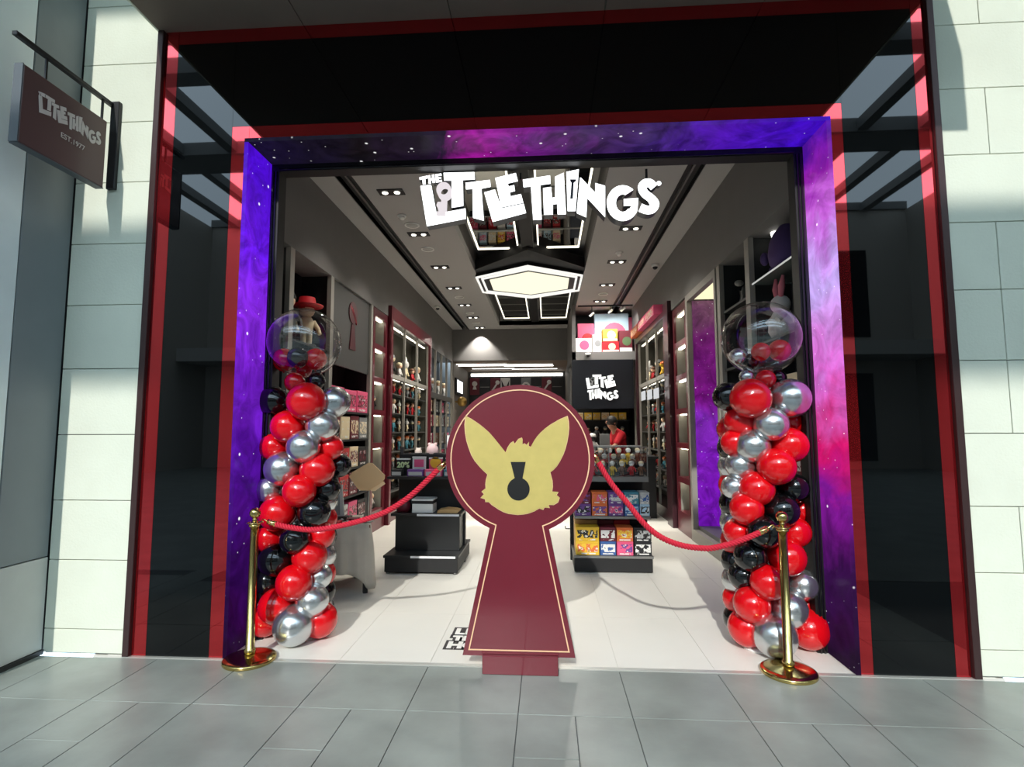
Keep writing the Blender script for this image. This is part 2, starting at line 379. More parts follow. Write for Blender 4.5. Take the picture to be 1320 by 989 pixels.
# ------------------------------------------------------------------ the shop shell
YE = 14.4; YBACK = 17.3
sf = struct(obj('floor_shop', B(-3.05, 2.75, Y0+.012, YBACK, -.12, -.004), shopjoint), 'white tiles of the shop floor')
yy = [Y0+.012, 4.46, 5.66, 6.86, 8.06, 9.26, 10.46, 11.66, 12.86, 14.06, 15.26, 17.3]
xx = [-2.95, -2.56, -1.96, -1.36, -.76, -.16, .44, 1.04, 1.64, 2.24, 2.7]
for i in range(len(yy)-1):
    for k in range(len(xx)-1):
        obj('tile', B(xx[k]+.0012, xx[k+1]-.0012, yy[i]+.0012, yy[i+1]-.0012, -.004, 0), shopfl, sf)
struct(obj('wall_shop_left', MB().box(-3.05, -2.97, Y0+.5, YBACK, 0, ZC+.6).box(-2.97, XL, YB+.12, YE+.1, 3.34, ZC), wallg), 'charcoal side wall of the shop with bulkhead above the shelving')
struct(obj('wall_shop_right', MB().box(2.6, 2.7, Y0+.5, YBACK, 0, ZC+.6).box(XR, 2.6, YB+.12, 12.2, 3.36, ZC), wallg), 'charcoal side wall of the shop on the till side')
struct(obj('wall_shop_front', MB().box(-2.6, 2.4, YB+.062, YB+.12, LT-.05, ZC+.6).box(-3.4, -2.05, YB+.062, YB+.12, 0, LT-.05).box(1.815, 2.8, YB+.062, YB+.12, 0, LT-.05), mat('frame_black', (9, 9, 10), .5)), 'inner face of the entrance lintel')
# ceiling with two slots and the long central recess
RX0, RX1, RY0, RY1 = -1.22, .68, 4.9, 13.9
sl0, sl1 = -2.26, -2.10; sr0, sr1 = 1.50, 1.66
cb = MB()
for x0, x1 in ((-3.05, sl0), (sl1, RX0), (RX1, sr0), (sr1, 2.7)): cb.box(x0, x1, YB+.1, YE+.1, ZC, ZC+.12)
cb.box(RX0, RX1, YB+.1, RY0, ZC, ZC+.12).box(RX0, RX1, RY1, YE+.1, ZC, ZC+.12)
cb.box(-3.05, 2.7, YB+.1, YE+.1, ZC+.42, ZC+.5)
ce = struct(obj('ceiling', cb, ceilg), 'grey shop ceiling with slots and a long central recess')
obj('recess_wall', MB().box(RX0-.02, RX0, RY0, RY1, ZC+.005, ZC+.42).box(RX1, RX1+.02, RY0, RY1, ZC+.005, ZC+.42).box(RX0, RX1, RY0-.02, RY0, ZC+.005, ZC+.42).box(RX0, RX1, RY1, RY1+.02, ZC+.005, ZC+.42), wallg, ce)
for x0, x1 in ((sl0, sl1), (sr0, sr1)):
    s = obj('ceiling_slot', MB().box(x0, x1, YB+.13, YE, ZC+.06, ZC+.1).box(x0-.012, x0, YB+.13, YE, ZC-.004, ZC+.1).box(x1, x1+.012, YB+.13, YE, ZC-.004, ZC+.1), blackm, ce)
    obj('slot_rail', B((x0+x1)/2-.012, (x0+x1)/2+.012, YB+.3, YE-.05, ZC+.03, ZC+.06), steel, s)
# mirrors and dark panels in the recess, edged with light strips
mirror = mat('ceiling_mirror', (205, 205, 200), .01, metal=1.0)
darkpan = mat('dark_gloss_panel', (26, 27, 26), .12, coat=.4)
RC = (RX0+RX1)/2; ZM = ZC+.16
beam = obj('centre_beam', B(RC-.09, RC+.09, RY0, RY1, ZC+.07, ZM+.02), blackm, ce)
def recess_panel(x0, x1, y0, y1, M, nm, lines=()):
    p = obj(nm, B(x0, x1, y0, y1, ZM, ZM+.02), M, ce)
    t = .022
    for a in ((x0, x0+t, y0, y1), (x1-t, x1, y0, y1), (x0, x1, y0, y0+t), (x0, x1, y1-t, y1)):
        obj('light_strip', B(a[0], a[1], a[2], a[3], ZM-.014, ZM-.001), striplight, p)
    for y in lines: obj('light_strip', B(x0+t, x1-t, y-.006, y+.006, ZM-.01, ZM-.001), mat('dim_line', (150, 150, 142), .4), p)
for x0, x1 in ((RX0+.14, RC-.15), (RC+.15, RX1-.14)):
    recess_panel(x0, x1, RY0+.15, 8.35, mirror, 'mirror_panel', (6.2, 7.55))
    recess_panel(x0, x1, 10.85, 13.75, darkpan, 'dark_panel', (11.55, 12.2, 12.85, 13.35))
# black hexagonal fascia and hexagonal lamp
def hexa(y0, ya, yb, y1, x0, x1): xm = (x0+x1)/2; return [(xm, y0), (x1, ya), (x1, yb), (xm, y1), (x0, yb), (x0, ya)]
XYp = lambda u, v, w: (u, v, w)
fas = MB(); o_h = hexa(8.02, 9.0, 10.2, 11.1, RX0+.01, RX1-.01); i_h = hexa(8.62, 9.24, 10.24, 10.75, RX0+.06, RX1-.06)
fas.ring(o_h, i_h, XYp, ZC+.02, ZC+.2)
obj('hexagon_fascia', fas, blackm, ce)
hx = thing('hexagon_ceiling_lamp', 'large glowing hexagonal lamp hanging in the centre of the shop ceiling', 'lamp', (RC, 9.7, ZC-.06))
h1 = hexa(8.60, 9.22, 10.28, 10.80, -1.235, .66); h2 = hexa(8.70, 9.27, 10.24, 10.72, -1.20, .625); h3 = hexa(8.76, 9.31, 10.2, 10.66, -1.145, .57); h4 = hexa(8.84, 9.35, 10.17, 10.60, -1.11, .535); h5 = hexa(8.98, 9.42, 10.1, 10.48, -1.0, .425)
Hb = ZC-.06
obj('housing', MB().prism(h1, XYp, Hb+.02, Hb+.16), blackm, hx)
obj('outer_light_ring', MB().ring(h1, h2, XYp, Hb, Hb+.02), glow('lamp_ring_light', (255, 252, 244), 1.05), hx)
obj('inner_light_ring', MB().ring(h3, h4, XYp, Hb, Hb+.02), MATS['lamp_ring_light'], hx)
obj('diffuser', MB().prism(h5, XYp, Hb+.004, Hb+.02), cream, hx)
for k in range(3):
    hl = bpy.data.lights.new('hexagon_lamp_light', 'SPOT'); hl.energy = 150; hl.spot_size = math.radians(165); hl.spot_blend = .7; hl.shadow_soft_size = .015; hl.color = (1, .96, .86)
    ho = bpy.data.objects.new('hexagon_lamp_light', hl); COL.objects.link(ho); ho.location = (RC+.45*(k-1), 9.7, Hb-.002)
# header wall to the back room, bulkhead on the till side
struct(obj('wall_header', MB().box(-2.97, .66, YE, YE+.15, 3.38, ZC+.1), wallg), 'charcoal header above the opening to the back room')
struct(obj('wall_bulkhead', MB().box(.58, XR+.6, 11.75, 11.9, 3.02, 3.2).box(.58, XR+.6, 11.9, 12.9, 3.16, 3.2).box(.58, XR+.6, 12.9, 13.0, 3.16, ZC+.1).box(.58, .66, 11.75, YE+.1, 3.02, ZC).box(.58, .62, 13.0, 14.5, 0, 3.1), wallg), 'bulkhead with a black display ledge above the till')
obj('ledge_back', B(.66, XR+.6, 12.85, 12.9, 3.2, ZC), blackm, bpy.data.objects['wall_bulkhead'])
br = struct(obj('wall_back', B(-2.6, 2.7, YBACK, YBACK+.1, 0, 3.5), wallg), 'back wall of the back room')
struct(obj('wall_back_room_left', B(-2.62, -2.55, YE+.15, YBACK, 0, 3.4), mat('warm_grey_wall', (128, 122, 114), .7)), 'grey side wall of the back room')
struct(obj('wall_back_room_right', B(.62, .7, 14.5, YBACK, 0, 3.4), MATS['warm_grey_wall']), 'side wall of the back room on the till side')
struct(obj('ceiling_back_room', B(-2.6, 2.7, YE+.15, YBACK, 3.38, 3.46), mat('brown_ceiling', (128, 110, 94), .7)), 'brown ceiling of the back room')
# ------------------------------------------------------------------ letters of the shop name (traced once, used on three signs)
LET = {
 'L1': [(15,410),(130,395),(188,705),(495,648),(500,760),(85,840)],
 'T1': [(265,278),(592,270),(597,350),(470,356),(475,630),(350,650),(350,362),(270,360)],
 'T2': [(495,375),(755,345),(765,420),(665,440),(690,780),(575,750),(570,442),(500,448)],
 'L2': [(695,485),(810,455),(880,655),(1115,605),(1140,705),(785,800)],
 'E1': [(810,325),(1030,272),(1052,360),(945,385),(954,415),(1012,400),(1022,465),(966,480),(975,520),(1085,495),(1110,590),(875,640)],
 'T3': [(1105,350),(1394,305),(1398,395),(1290,410),(1305,775),(1215,778),(1190,425),(1112,432)],
 'H1': [(1319,432),(1404,420),(1417,535),(1447,530),(1446,312),(1539,268),(1564,712),(1474,715),(1469,602),(1424,608),(1424,715),(1329,718)],
 'I1': [(1566,268),(1699,240),(1664,685),(1579,685)],
 'N1': [(1711,322),(1722,322),(1874,480),(1874,378),(1979,408),(1979,745),(1789,540),(1779,745),(1677,700)],
}
g = [(2164+170*math.cos(math.radians(a)), 600-190*math.sin(math.radians(a))) for a in range(48, 345, 9)]
g += [(2329,545),(2174,555),(2174,630),(2254,630),(2238,658)]
g += [(2164+72*math.cos(math.radians(a)), 600-92*math.sin(math.radians(a))) for a in range(320, 56, -12)]
LET['G1'] = g
LET['S1'] = ribbon([tuple(p) for p in smooth([(2500,425),(2455,380),(2400,385),(2372,430),(2400,490),(2470,545),(2510,600),(2480,655),(2420,665),(2352,640)], 4)], 92)
SMALL = [[(5,318),(90,300),(94,330),(68,335),(72,392),(42,398),(36,342),(8,347)],
         [(95,300),(120,296),(124,330),(140,327),(137,292),(163,287),(172,375),(146,380),(143,350),(127,353),(130,384),(105,388)],
         [(172,286),(238,277),(242,300),(204,306),(206,318),(236,314),(238,334),(208,338),(209,350),(245,345),(247,366),(181,376)]]
KEYR = ([(268+78*math.cos(t), 462+82*math.sin(t)) for t in [2*math.pi*i/28 for i in range(28)]], [(268+46*math.cos(t), 462+50*math.sin(t)) for t in [2*math.pi*i/28 for i in range(28)]])
KEYS = [(243,540),(290,540),(282,735),(190,728),(198,690),(215,690),(200,640),(190,625),(205,590),(240,592)]
BOLT = [(1605,352),(1668,352),(1668,368),(1645,385),(1636,555),(1606,555),(1620,385),(1608,372)]
ORDER = ['L1', 'T1', 'T2', 'L2', 'E1', 'T3', 'H1', 'I1', 'N1', 'G1', 'S1']
letter_mats = [letterglow, mat('letter_return', (70, 72, 78), .4, metal=.3)]

# hanging illuminated sign over the entrance
YS = 3.97
def sgn(u, v): p = at(540+u/8.244, 190+v/8.244, Y=YS); return (p.x, p.z)
sg = thing('hanging_shop_sign', 'large white illuminated LITTLE THINGS sign hanging over the entrance', 'sign', (sgn(1300, 600)[0], YS, sgn(1300, 850)[1]))
fnw = lambda u, v, w: (u, w, v)
for i, k in enumerate(ORDER):
    obj('letter', MB().prism([sgn(*q) for q in LET[k]], fnw, YS-.012*(i % 2), YS+.085, 0, 1), letter_mats, sg)
for q in SMALL: obj('letter', MB().prism([sgn(*a) for a in q], fnw, YS, YS+.06, 0, 1), letter_mats, sg)
key = obj('key_emblem', MB().ring([sgn(*q) for q in KEYR[0]], [sgn(*q) for q in KEYR[1]], fnw, YS-.02, YS+.05).prism([sgn(*q) for q in KEYS], fnw, YS-.02, YS+.05, 0), [glow('key_light', (236, 228, 232), 1.0), letter_mats[1]], sg)
obj('bolt_emblem', MB().prism([sgn(*q) for q in BOLT], fnw, YS-.02, YS+.01), mat('dark_letter_mark', (60, 62, 70), .5), sg)
obj('registered_mark', MB().prism([sgn(2550+26*math.cos(t), 382+26*math.sin(t)) for t in [2*math.pi*i/12 for i in range(12)]], fnw, YS, YS+.05, 0, 1), letter_mats, sg)
for px in (551, 662, 671, 833):
    p = at(px, 215, Y=YS+.05)
    obj('hanging_rod', B(p.x-.008, p.x+.008, YS+.045, YS+.061, at(px, 232 if px != 833 else 236, Y=YS+.05).z, LT-.05), blackm, sg)

# projecting blade sign on the left pier
XB = -3.11
bs = thing('blade_sign', 'brown square LITTLE THINGS sign projecting from the stone pier', 'sign', (XB, Y0, 3.2))
brown = mat('brown_board', (92, 66, 66), .45, coat=.15)
obj('board', B(XB-.055, XB, 2.835, 3.45, 3.205, 3.695, bev=.006), [brown], bs)
obj('board_edge', MB().box(XB-.056, XB+.001, 2.829, 2.835, 3.205, 3.695).box(XB-.056, XB+.001, 2.835, 3.45, 3.199, 3.205), mat('shaded_edge', (84, 90, 96), .5), bs)  # board edge in a darker colour, painting in the shade where sun is blocked
obj('arm', B(XB-.045, XB-.012, 2.79, Y0-.015, 3.845, 3.872, bev=.003), mat('dark_steel', (58, 58, 60), .4, metal=.6), bs)
obj('wall_plate', B(XB-.035, XB+.03, Y0-.03, Y0, 3.225, 3.885, bev=.004), MATS['dark_steel'], bs)
for y in (3.0, 3.43): obj('hanger', B(XB-.034, XB-.022, y-.006, y+.006, 3.695, 3.846), MATS['dark_steel'], bs)
fnb = lambda u, v, w: (w, u, v)
offwhite = mat('off_white_print', (214, 208, 204), .5)
def bl(u, v): return (2.935+.475*u/2590, 3.595-.475*(v-270)/2590*1.32 - .0)
for k in ORDER: obj('letter', MB().prism([bl(*q) for q in LET[k]], fnb, XB+.003, XB-.002), offwhite, bs)
for q in SMALL: obj('letter', MB().prism([bl(*a) for a in q], fnb, XB+.003, XB-.002), offwhite, bs)
def text_mesh(txt, size, extr, bold=0.):
    cu = bpy.data.curves.new('lettering', 'FONT'); cu.body = txt; cu.size = size; cu.extrude = extr; cu.align_x = 'CENTER'; cu.offset = bold
    o = bpy.data.objects.new('lettering', cu); me = bpy.data.meshes.new_from_object(o); bpy.data.objects.remove(o); bpy.data.curves.remove(cu); return me
def text_obj(name, txt, size, extr, M, parent, loc, rot, bold=0.):
    me = text_mesh(txt, size, extr, bold); me.materials.clear(); me.materials.append(M)
    o = bpy.data.objects.new(name, me); COL.objects.link(o); o.parent = parent
    o.location = Vector(loc)-(wloc(parent) if parent else Vector()); o.rotation_euler = rot; WL[o.name] = Vector(loc); return o
text_obj('lettering', 'EST.1977', .048, .001, offwhite, bs, (XB+.002, 3.19, 3.385), (math.pi/2, 0, math.pi/2))

# ------------------------------------------------------------------ keyhole standee
YK = 3.44; KX, KZ, KR = -.172, 1.312, .476
def keyhole(cx, cz, r, nl, nr, nz, bl_, br_, bz, n=56):
    a1 = math.degrees(math.atan2(nz-cz, nr-cx)); a0 = math.degrees(math.atan2(nz-cz, nl-cx))
    if a1 < 0: a1 += 360
    if a0 < 0: a0 += 360
    pts = [(cx+r*math.cos(math.radians(t)), cz+r*math.sin(math.radians(t))) for t in [a1-360+(a0-(a1-360))*i/n for i in range(n+1)]]
    return pts+[(bl_, bz), (br_, bz)]
outer = keyhole(KX, KZ, KR, -.366, .012, .872, -.532, .168, .098)
ks = thing('keyhole_standee', 'tall burgundy keyhole shaped standee with a gold fox head', 'standee', (KX, YK+.02, 0))
obj('board', MB().prism(outer, fnw, YK, YK+.05, 0, 1), [maroon_sign, mat('maroon_board_edge', (92, 24, 32), .5)], ks)
l1 = keyhole(KX, KZ, KR-.030, -.340, -.012, .858, -.496, .134, .130); l2 = keyhole(KX, KZ, KR-.037, -.334, -.018, .855, -.487, .125, .137)
obj('gold_line', MB().ring(l1, l2, fnw, YK-.003, YK+.001), goldline, ks)
def fx(u, v): p = at(590+u*.15167, 530+v*.15167, Y=YK-.004); return (p.x, p.z)
FOX = [(70,45),(62,120),(66,185),(78,255),(98,320),(122,382),(150,428),(185,470),(218,505),(255,540),(243,580),(238,620),(240,655),(205,683),(226,704),(197,736),(236,748),(238,772),(268,772),(290,795),(350,835),(390,856),(430,870),(510,880),(560,876),(600,868),(650,850),(692,825),(725,838),(736,818),(780,822),(770,795),(812,797),(850,775),(864,735),(838,712),(854,688),(800,684),(806,640),(803,590),(785,522),(815,498),(842,468),(868,425),(893,376),(912,325),(927,268),(938,205),(943,150),(941,95),(930,45),(860,75),(780,122),(740,152),(700,188),(672,220),(648,255),(620,306),(604,300),(605,264),(584,290),(566,276),(550,286),(552,246),(545,228),(515,240),(485,280),(474,258),(448,275),(425,310),(408,352),(350,280),(310,230),(270,185),(225,145),(180,110),(120,70)]
big = [(518+(u-518)*1.012, 480+(v-480)*1.012) for u, v in FOX]
em = obj('fox_emblem', MB().prism([fx(*q) for q in FOX], fnw, YK-.006, YK), goldflat, ks); em['label'] = 'flat gold fox head silhouette'
obj('emblem_edge', MB().prism([fx(*q) for q in big], fnw, YK-.003, YK), goldline, em)
kh = [(450,432),(578,432),(552,568)]+[(517+95*math.cos(math.radians(a)), 663-97*math.sin(math.radians(a))) for a in range(68, -249, -12)]+[(484,568)]
obj('keyhole_inlay', MB().prism([fx(*q) for q in kh], fnw, YK-.009, YK), mat('black_inlay', (5, 5, 6), .45), ks)
obj('base_block', B(-.405, .062, YK-.035, YK+.12, 0, .112, bev=.004), maroon_sign, ks)
obj('base_tray', B(-.41, .067, YK-.01, YK+.135, .112, .125, bev=.003), maroon_sign, ks)
for s_ in (-.034, .034): obj('back_strut', MB().prism([(YK+.05, .125), (YK+.125, .125), (YK+.05, .8)], lambda u, v, w: (w, u, v), KX+s_*5-.01, KX+s_*5+.01), maroon_sign, ks)

# ------------------------------------------------------------------ brass stanchions and ropes
def stanchion(x, y, label):
    t = thing('stanchion', label, 'stanchion', (x, y, 0), 'brass stanchions at the entrance')
    obj('base', MB().lathe([(0, 0), (.158, 0), (.163, .006), (.163, .02), (.156, .026), (.12, .032), (.05, .040), (.036, .046), (0, .046)], (x, y, 0), 40), brass, t)
    obj('pole', MB().lathe([(.0, .046), (.034, .046), (.036, .075), (.027, .082), (.0265, .86), (.0, .86)], (x, y, 0), 24), brass, t)
    obj('collar', MB().lathe([(0, .86), (.036, .86), (.038, .867), (.036, .876), (.021, .881), (.02, .897), (0, .897)], (x, y, 0), 24), brass, t)
    obj('ring_loop', MB().tube([(x+.046*math.cos(a), y+.046*math.sin(a), .884) for a in [2*math.pi*i/20 for i in range(21)]], .004, 6), brass, t)
    obj('finial', MB().lathe([(0, .893), (.015, .893), (.017, .91), (.013, .918)]+[(.036*math.sin(math.pi*i/12), .948-.036*math.cos(math.pi*i/12)) for i in range(1, 13)], (x, y, 0), 24), brass, t)
SLx, SRx = -1.943, 1.478
stanchion(SLx, 3.51, 'brass stanchion beside the left balloon column, near the purple frame')
stanchion(SRx, 3.532, 'brass stanchion in front of the right balloon column')
def rope(pix, ya, yb, label, kside):
    P = []
    for i, (px, py) in enumerate(pix): P.append(at(px, py, Y=ya+(yb-ya)*i/(len(pix)-1)))
    P = smooth(P, 14); L = [0]
    for i in range(1, len(P)): L.append(L[-1]+(P[i]-P[i-1]).length)
    t = thing('barrier_rope', label, 'rope', P[len(P)//2], 'red barrier ropes')
    n = int(L[-1]/.008); Q = []
    for i in range(n+1):
        s = L[-1]*i/n; k = max(j for j in range(len(L)) if L[j] <= s+1e-9); k = min(k, len(L)-2)
        f = (s-L[k])/max(1e-9, L[k+1]-L[k]); Q.append(P[k].lerp(P[k+1], f))
    mb = MB()
    for ph in range(3):
        pts = []
        for i, p in enumerate(Q):
            tn = (Q[min(i+1, n)]-Q[max(i-1, 0)]).normalized(); a = tn.cross(Vector((0, 1, 0))).normalized(); b = tn.cross(a)
            th = 2*math.pi*(i*.008/.06+ph/3); pts.append(p+(a*math.cos(th)+b*math.sin(th))*.0118)
        mb.tube(pts, .0082, 7)
    obj('twisted_cord', mb, redrope, t)
    for e, d in ((0, 1), (n, -1)):
        p, q = Q[e], Q[e+d*3]; u = (p-q).normalized()
        obj('ferrule', MB().tube([q-u*.03, q-u*.025, p+u*.008, p+u*.014], [.012, .0195, .0185, .008], 12), brass, t)
        st = p+u*.014
        obj('hook', MB().tube([st, st+u*.02+Vector((0, 0, .006)), st+u*.036+Vector((0, 0, .004)), st+u*.04-Vector((0, 0, .008)), st+u*.028-Vector((0, 0, .014))], .0038, 6), brass, t)
rope([(347,673),(368,679),(403,683),(438,678),(473,669),(497,660),(523,644),(544,626),(572,598)], 3.532, 3.50, 'red twisted rope from the left stanchion to the keyhole standee', 0)
rope([(766,587),(787,622),(809,649),(831,676),(853.5,693.5),(880,703.5),(907,707),(922,706),(946,700),(973,689.5),(988,682)], 3.50, 3.532, 'red twisted rope from the right stanchion to the keyhole standee', 1)

# ------------------------------------------------------------------ balloon columns
BM = {'r': b_red, 'k': b_blk, 's': b_sil}
def balloon_mesh(M, nm):
    pr = []
    for i in range(15):
        a = math.pi*i/14; r = math.sin(a); z = -math.cos(a)
        if z < 0: r *= 1-.06*z*z; z *= 1.04
        pr.append((r, z))
    pr[0] = (0.0, -1.04)
    mb = MB().lathe(pr, (0, 0, 0), 26).lathe([(.10, -1.12), (.07, -1.08), (.035, -1.05), (.05, -1.0)], (0, 0, 0), 10)
    return mesh_of(mb, nm, [M])
BME = {k: balloon_mesh(M, {'r': 'red_balloon', 'k': 'black_balloon', 's': 'silver_balloon'}[k]) for k, M in BM.items()}
def column(items, axis, label, bubble, inner, top_small):
    ax, ay = axis
    t = thing('balloon_column', label, 'balloons', (ax, ay, 0), 'balloon columns at the entrance')
    obj('centre_pole', MB().lathe([(0, .02), (.012, .02), (.012, 1.72), (0, 1.72)], (ax, ay, 0), 10), white, t)
    obj('foot_plate', MB().lathe([(0, 0), (.13, 0), (.13, .012), (.02, .02), (0, .02)], (ax, ay, 0), 20), white, t)
    def one(k, px, py, r, dep, nm='balloon', par=t):
        p = at(px, py, Y=ay+dep); dist = (p-EYE).dot(FW); R = r*dist/FPX
        if p.z < R*1.0: p.z = R
        o = put(nm, BME[k], p, par); o.scale = (R, R, R)
        v = Vector((p.x-ax, p.y-ay, (p.z-p.z)+.02)); 
        o.rotation_euler = v.to_track_quat('Z', 'X').to_euler() if v.length > .02 else (0, 0, 0)
        return o
    for k, px, py, r, dep in items: one(k, px, py, r*1.04, dep)
    # the far side of the column
    n = 11
    for i in range(n):
        z = .14+i*1.36/(n-1)
        for s_ in (-1, 1):
            o = put('balloon', BME['rsk'[(i+s_) % 3]], (ax+s_*.1, ay+.15, z), t); o.scale = (.105,)*3; o.rotation_euler = (-1.3, 0, 0)
    px, py, r = bubble; p = at(px, py, Y=ay-.02); R = r*(p-EYE).dot(FW)/FPX
    bub = obj('clear_bubble', MB().ball(p, R, 40, sz=.97).lathe([(.03, -.06), (.012, -.02), (.02, .0)], (p.x, p.y, p.z-R*.97), 12), thin_glass('clear_bubble_film', (.965, .97, .975), 1.5, 0.0, 2.1), t)
    bub['label'] = 'clear round bubble balloon'
    for k, px, py, r, dep in inner:
        q = at(px, py, Y=ay+dep); RR = r*(q-EYE).dot(FW)/FPX
        o = put('small_balloon', BME[k], q, bub); o.scale = (RR,)*3
    for k, px, py, r, dep in top_small: one(k, px, py, r, dep)
F_, M_, S_, K_ = -.17, -.10, -.02, .10
left_items = [('k',352.5,517.5,19,S_),('r',395,517.5,24,F_),('s',431,518.5,19.5,S_),('r',370.6,550,20.5,M_),('s',415,549,20,M_),('r',353,576,18,S_),('s',391,576,20.5,F_),('r',426,577,16,S_),('k',437,600,15,K_),
 ('s',363.6,604.5,21.5,M_),('r',409,605.5,21.5,M_),('s',347.4,631,18,S_),('r',386,633,20.5,F_),('k',422,630,16,S_),('r',357.5,662,22,M_),('k',405,660,20,M_),('r',346,693.5,18,S_),('k',380,695.5,18.5,F_),('r',414,690,17,S_),
 ('k',355.5,722,20.5,M_),('r',399,717,21.5,M_),('k',345,749,17,S_),('r',379,751,22,F_),('s',411,743,16,S_),('r',356.5,781.5,22,M_),('s',402,774,20.5,M_),('r',341,814,21,S_),('s',378,816,25,F_),('r',412,802,22,S_),('k',344,775,14,K_)]
column(left_items, (-1.815, 3.93), 'tall red, silver and black balloon column beside the grey clothed table', (393, 442, 45.5),
       [('r',366.4,464,15,.0),('k',384,461,13.5,-.10),('r',407,463,14,-.02),('r',392,477,10,.07)], [('r',380,493,13,-.04),('k',408,491,11,.0)])
right_items = [('k',938,511.5,18,S_),('r',967.6,513.5,25,F_),('s',1018,513.5,24.5,M_),('r',954.4,543,20,S_),('s',994,547,21,F_),('r',1022,545,16,K_),('r',947,571,17,S_),('s',970.6,575,21,M_),('r',1018,574,22,M_),('s',954.5,599.5,18.5,S_),('r',1001,601.5,23,F_),('s',946,628,15,S_),
 ('r',975.7,630,21.5,M_),('k',1023,629,18.5,S_),('r',962.5,656,20.5,M_),('k',1008,658,20.5,M_),('r',1033,658,16,K_),('r',952,686,18,S_),('k',985,686,20.5,F_),('r',1025,686,19,S_),('k',967.6,717.5,20,M_),('r',1014,718.5,23,M_),('k',958,742,18,S_),('r',990,751,21.5,F_),('s',1034,754,19,S_),
 ('r',969.6,779,22.5,M_),('s',1016,785.5,23,M_),('r',1038,781,16,K_),('r',963,809,23,S_),('s',999,826,27,F_),('r',1042.5,821,24.5,S_)]
column(right_items, (1.47, 3.93), 'tall red, silver and black balloon column beside the pink lit frame', (980.7, 436, 48.6),
       [('r',980.7,453.4,12,-.06),('r',1005,451.6,14,.0),('s',951,460,11,.03),('k',968,466,10,.06)], [('s',962.5,486,9.5,-.02),('r',987,489,12.5,-.05),('k',1003,487,10.5,.0)])

# floor decal behind the standee
dc = thing('floor_decal', 'black outlined white lettering stuck on the shop floor behind the standee', 'decal', (-.42, 3.85, 0))
dk, dw = mat('decal_black', (28, 24, 26), .5), mat('decal_white', (238, 236, 230), .5)
for txt, px, py, sz in (('LI', 599, 818, .15), ('TH', 600, 826, .11), ('HO', 600, 836, .15)):
    p = at(px, py, Z=0)
    a = text_obj('lettering', txt, sz, .0004, dw, dc, (p.x-.02, p.y, .0022), (0, 0, 0), .009)
    cu = bpy.data.curves.new('o', 'FONT'); cu.body = txt; cu.size = sz; cu.offset = .03; cu.extrude = .0003; cu.align_x = 'CENTER'
    oo = bpy.data.objects.new('o', cu); me = bpy.data.meshes.new_from_object(oo); bpy.data.objects.remove(oo); me.materials.clear(); me.materials.append(dk)
    bo = bpy.data.objects.new('lettering_outline', me); COL.objects.link(bo); bo.parent = dc; bo.location = Vector((p.x-.02, p.y, .0012))-wloc(dc)
# ------------------------------------------------------------------ ceiling fittings
def downlight(x, y, label, power=26):
    t = thing('twin_downlight', label, 'downlight', (x, y, ZC-.03), 'twin downlights')
    h = obj('housing', B(x-.15, x+.15, y-.075, y+.075, ZC-.012, ZC+.03, bev=.003), blackm, t)
    for s_ in (-1, 1):
        obj('bulb', MB().lathe([(0, -.018), (.024, -.016), (.034, -.01), (.036, 0)], (x+s_*.07, y, ZC-.008), 16), glow('bulb_light', (255, 250, 235), 3), t)
    l = bpy.data.lights.new('downlight_beam', 'SPOT'); l.energy = power*3.2; l.spot_size = math.radians(110); l.spot_blend = .8; l.shadow_soft_size = .06; l.color = (1, .95, .86)
    lo = bpy.data.objects.new('downlight_beam', l); COL.objects.link(lo); lo.location = (x, y, ZC-.06)
nth = ['nearest the entrance', 'second from the entrance', 'third from the entrance', 'fourth from the entrance', 'fifth from the entrance', 'sixth from the entrance', 'farthest from the entrance']
for i, y in enumerate((5.86, 7.2, 8.73, 10.07, 11.49, 12.8, 14.1)): downlight(-1.77, y, 'twin black downlight in the left ceiling row, '+nth[i])
for i, y in enumerate((7.18, 8.64, 10.05, 11.35)): downlight(1.17, y, 'twin black downlight in the right ceiling row, '+(nth[i] if i < 3 else 'farthest from the entrance'))
def disc(x, y, label, r=.1, cat='ceiling speaker', nm='ceiling_speaker'):
    t = thing(nm, label, cat, (x, y, ZC-.02), 'round ceiling fittings')
    obj('rim', MB().lathe([(0, -.006), (r*.8, -.006), (r*.92, -.014), (r, -.008), (r, .004), (0, .004)], (x, y, ZC-.002), 28), white, t)
    obj('grille', MB().lathe([(0, -.009), (r*.78, -.009), (r*.78, -.004), (0, -.004)], (x, y, ZC-.002), 24), mat('pale_grille', (176, 176, 172), .7), t)
for y, n in ((6.87, 'first, by the second downlight'), (7.83, 'second from the entrance'), (10.8, 'third from the entrance'), (12.32, 'fourth from the entrance'), (13.47, 'last before the header')): disc(-1.78, y, 'white round ceiling speaker in the left row, '+n)
disc(1.17, 10.75, 'white round ceiling speaker in the right row')
def detector(x, y, label):
    t = thing('smoke_detector', label, 'smoke detector', (x, y, ZC-.06), 'smoke detectors')
    obj('base', MB().lathe([(0, -.02), (.055, -.02), (.06, 0), (0, 0)], (x, y, ZC), 20), white, t)
    obj('sensor', MB().lathe([(0, -.055), (.022, -.055), (.036, -.04), (.04, -.02), (0, -.02)], (x, y, ZC), 18), white, t)
detector(-1.83, 6.55, 'white smoke detector on the ceiling left of the illuminated sign'); detector(1.15, 8.2, 'white smoke detector on the ceiling right of the hexagonal lamp')
def domecam(p, label):
    x, y, z = p; t = thing('dome_camera', label, 'camera', (x, y, z-.09), 'dome cameras')
    obj('mount', MB().lathe([(0, -.045), (.058, -.045), (.062, -.03), (.062, 0), (0, 0)], p, 20), white, t)
    obj('dome', MB().lathe([(0, -.088), (.02, -.084), (.036, -.07), (.044, -.045), (0, -.045)], p, 18), blackm, t)
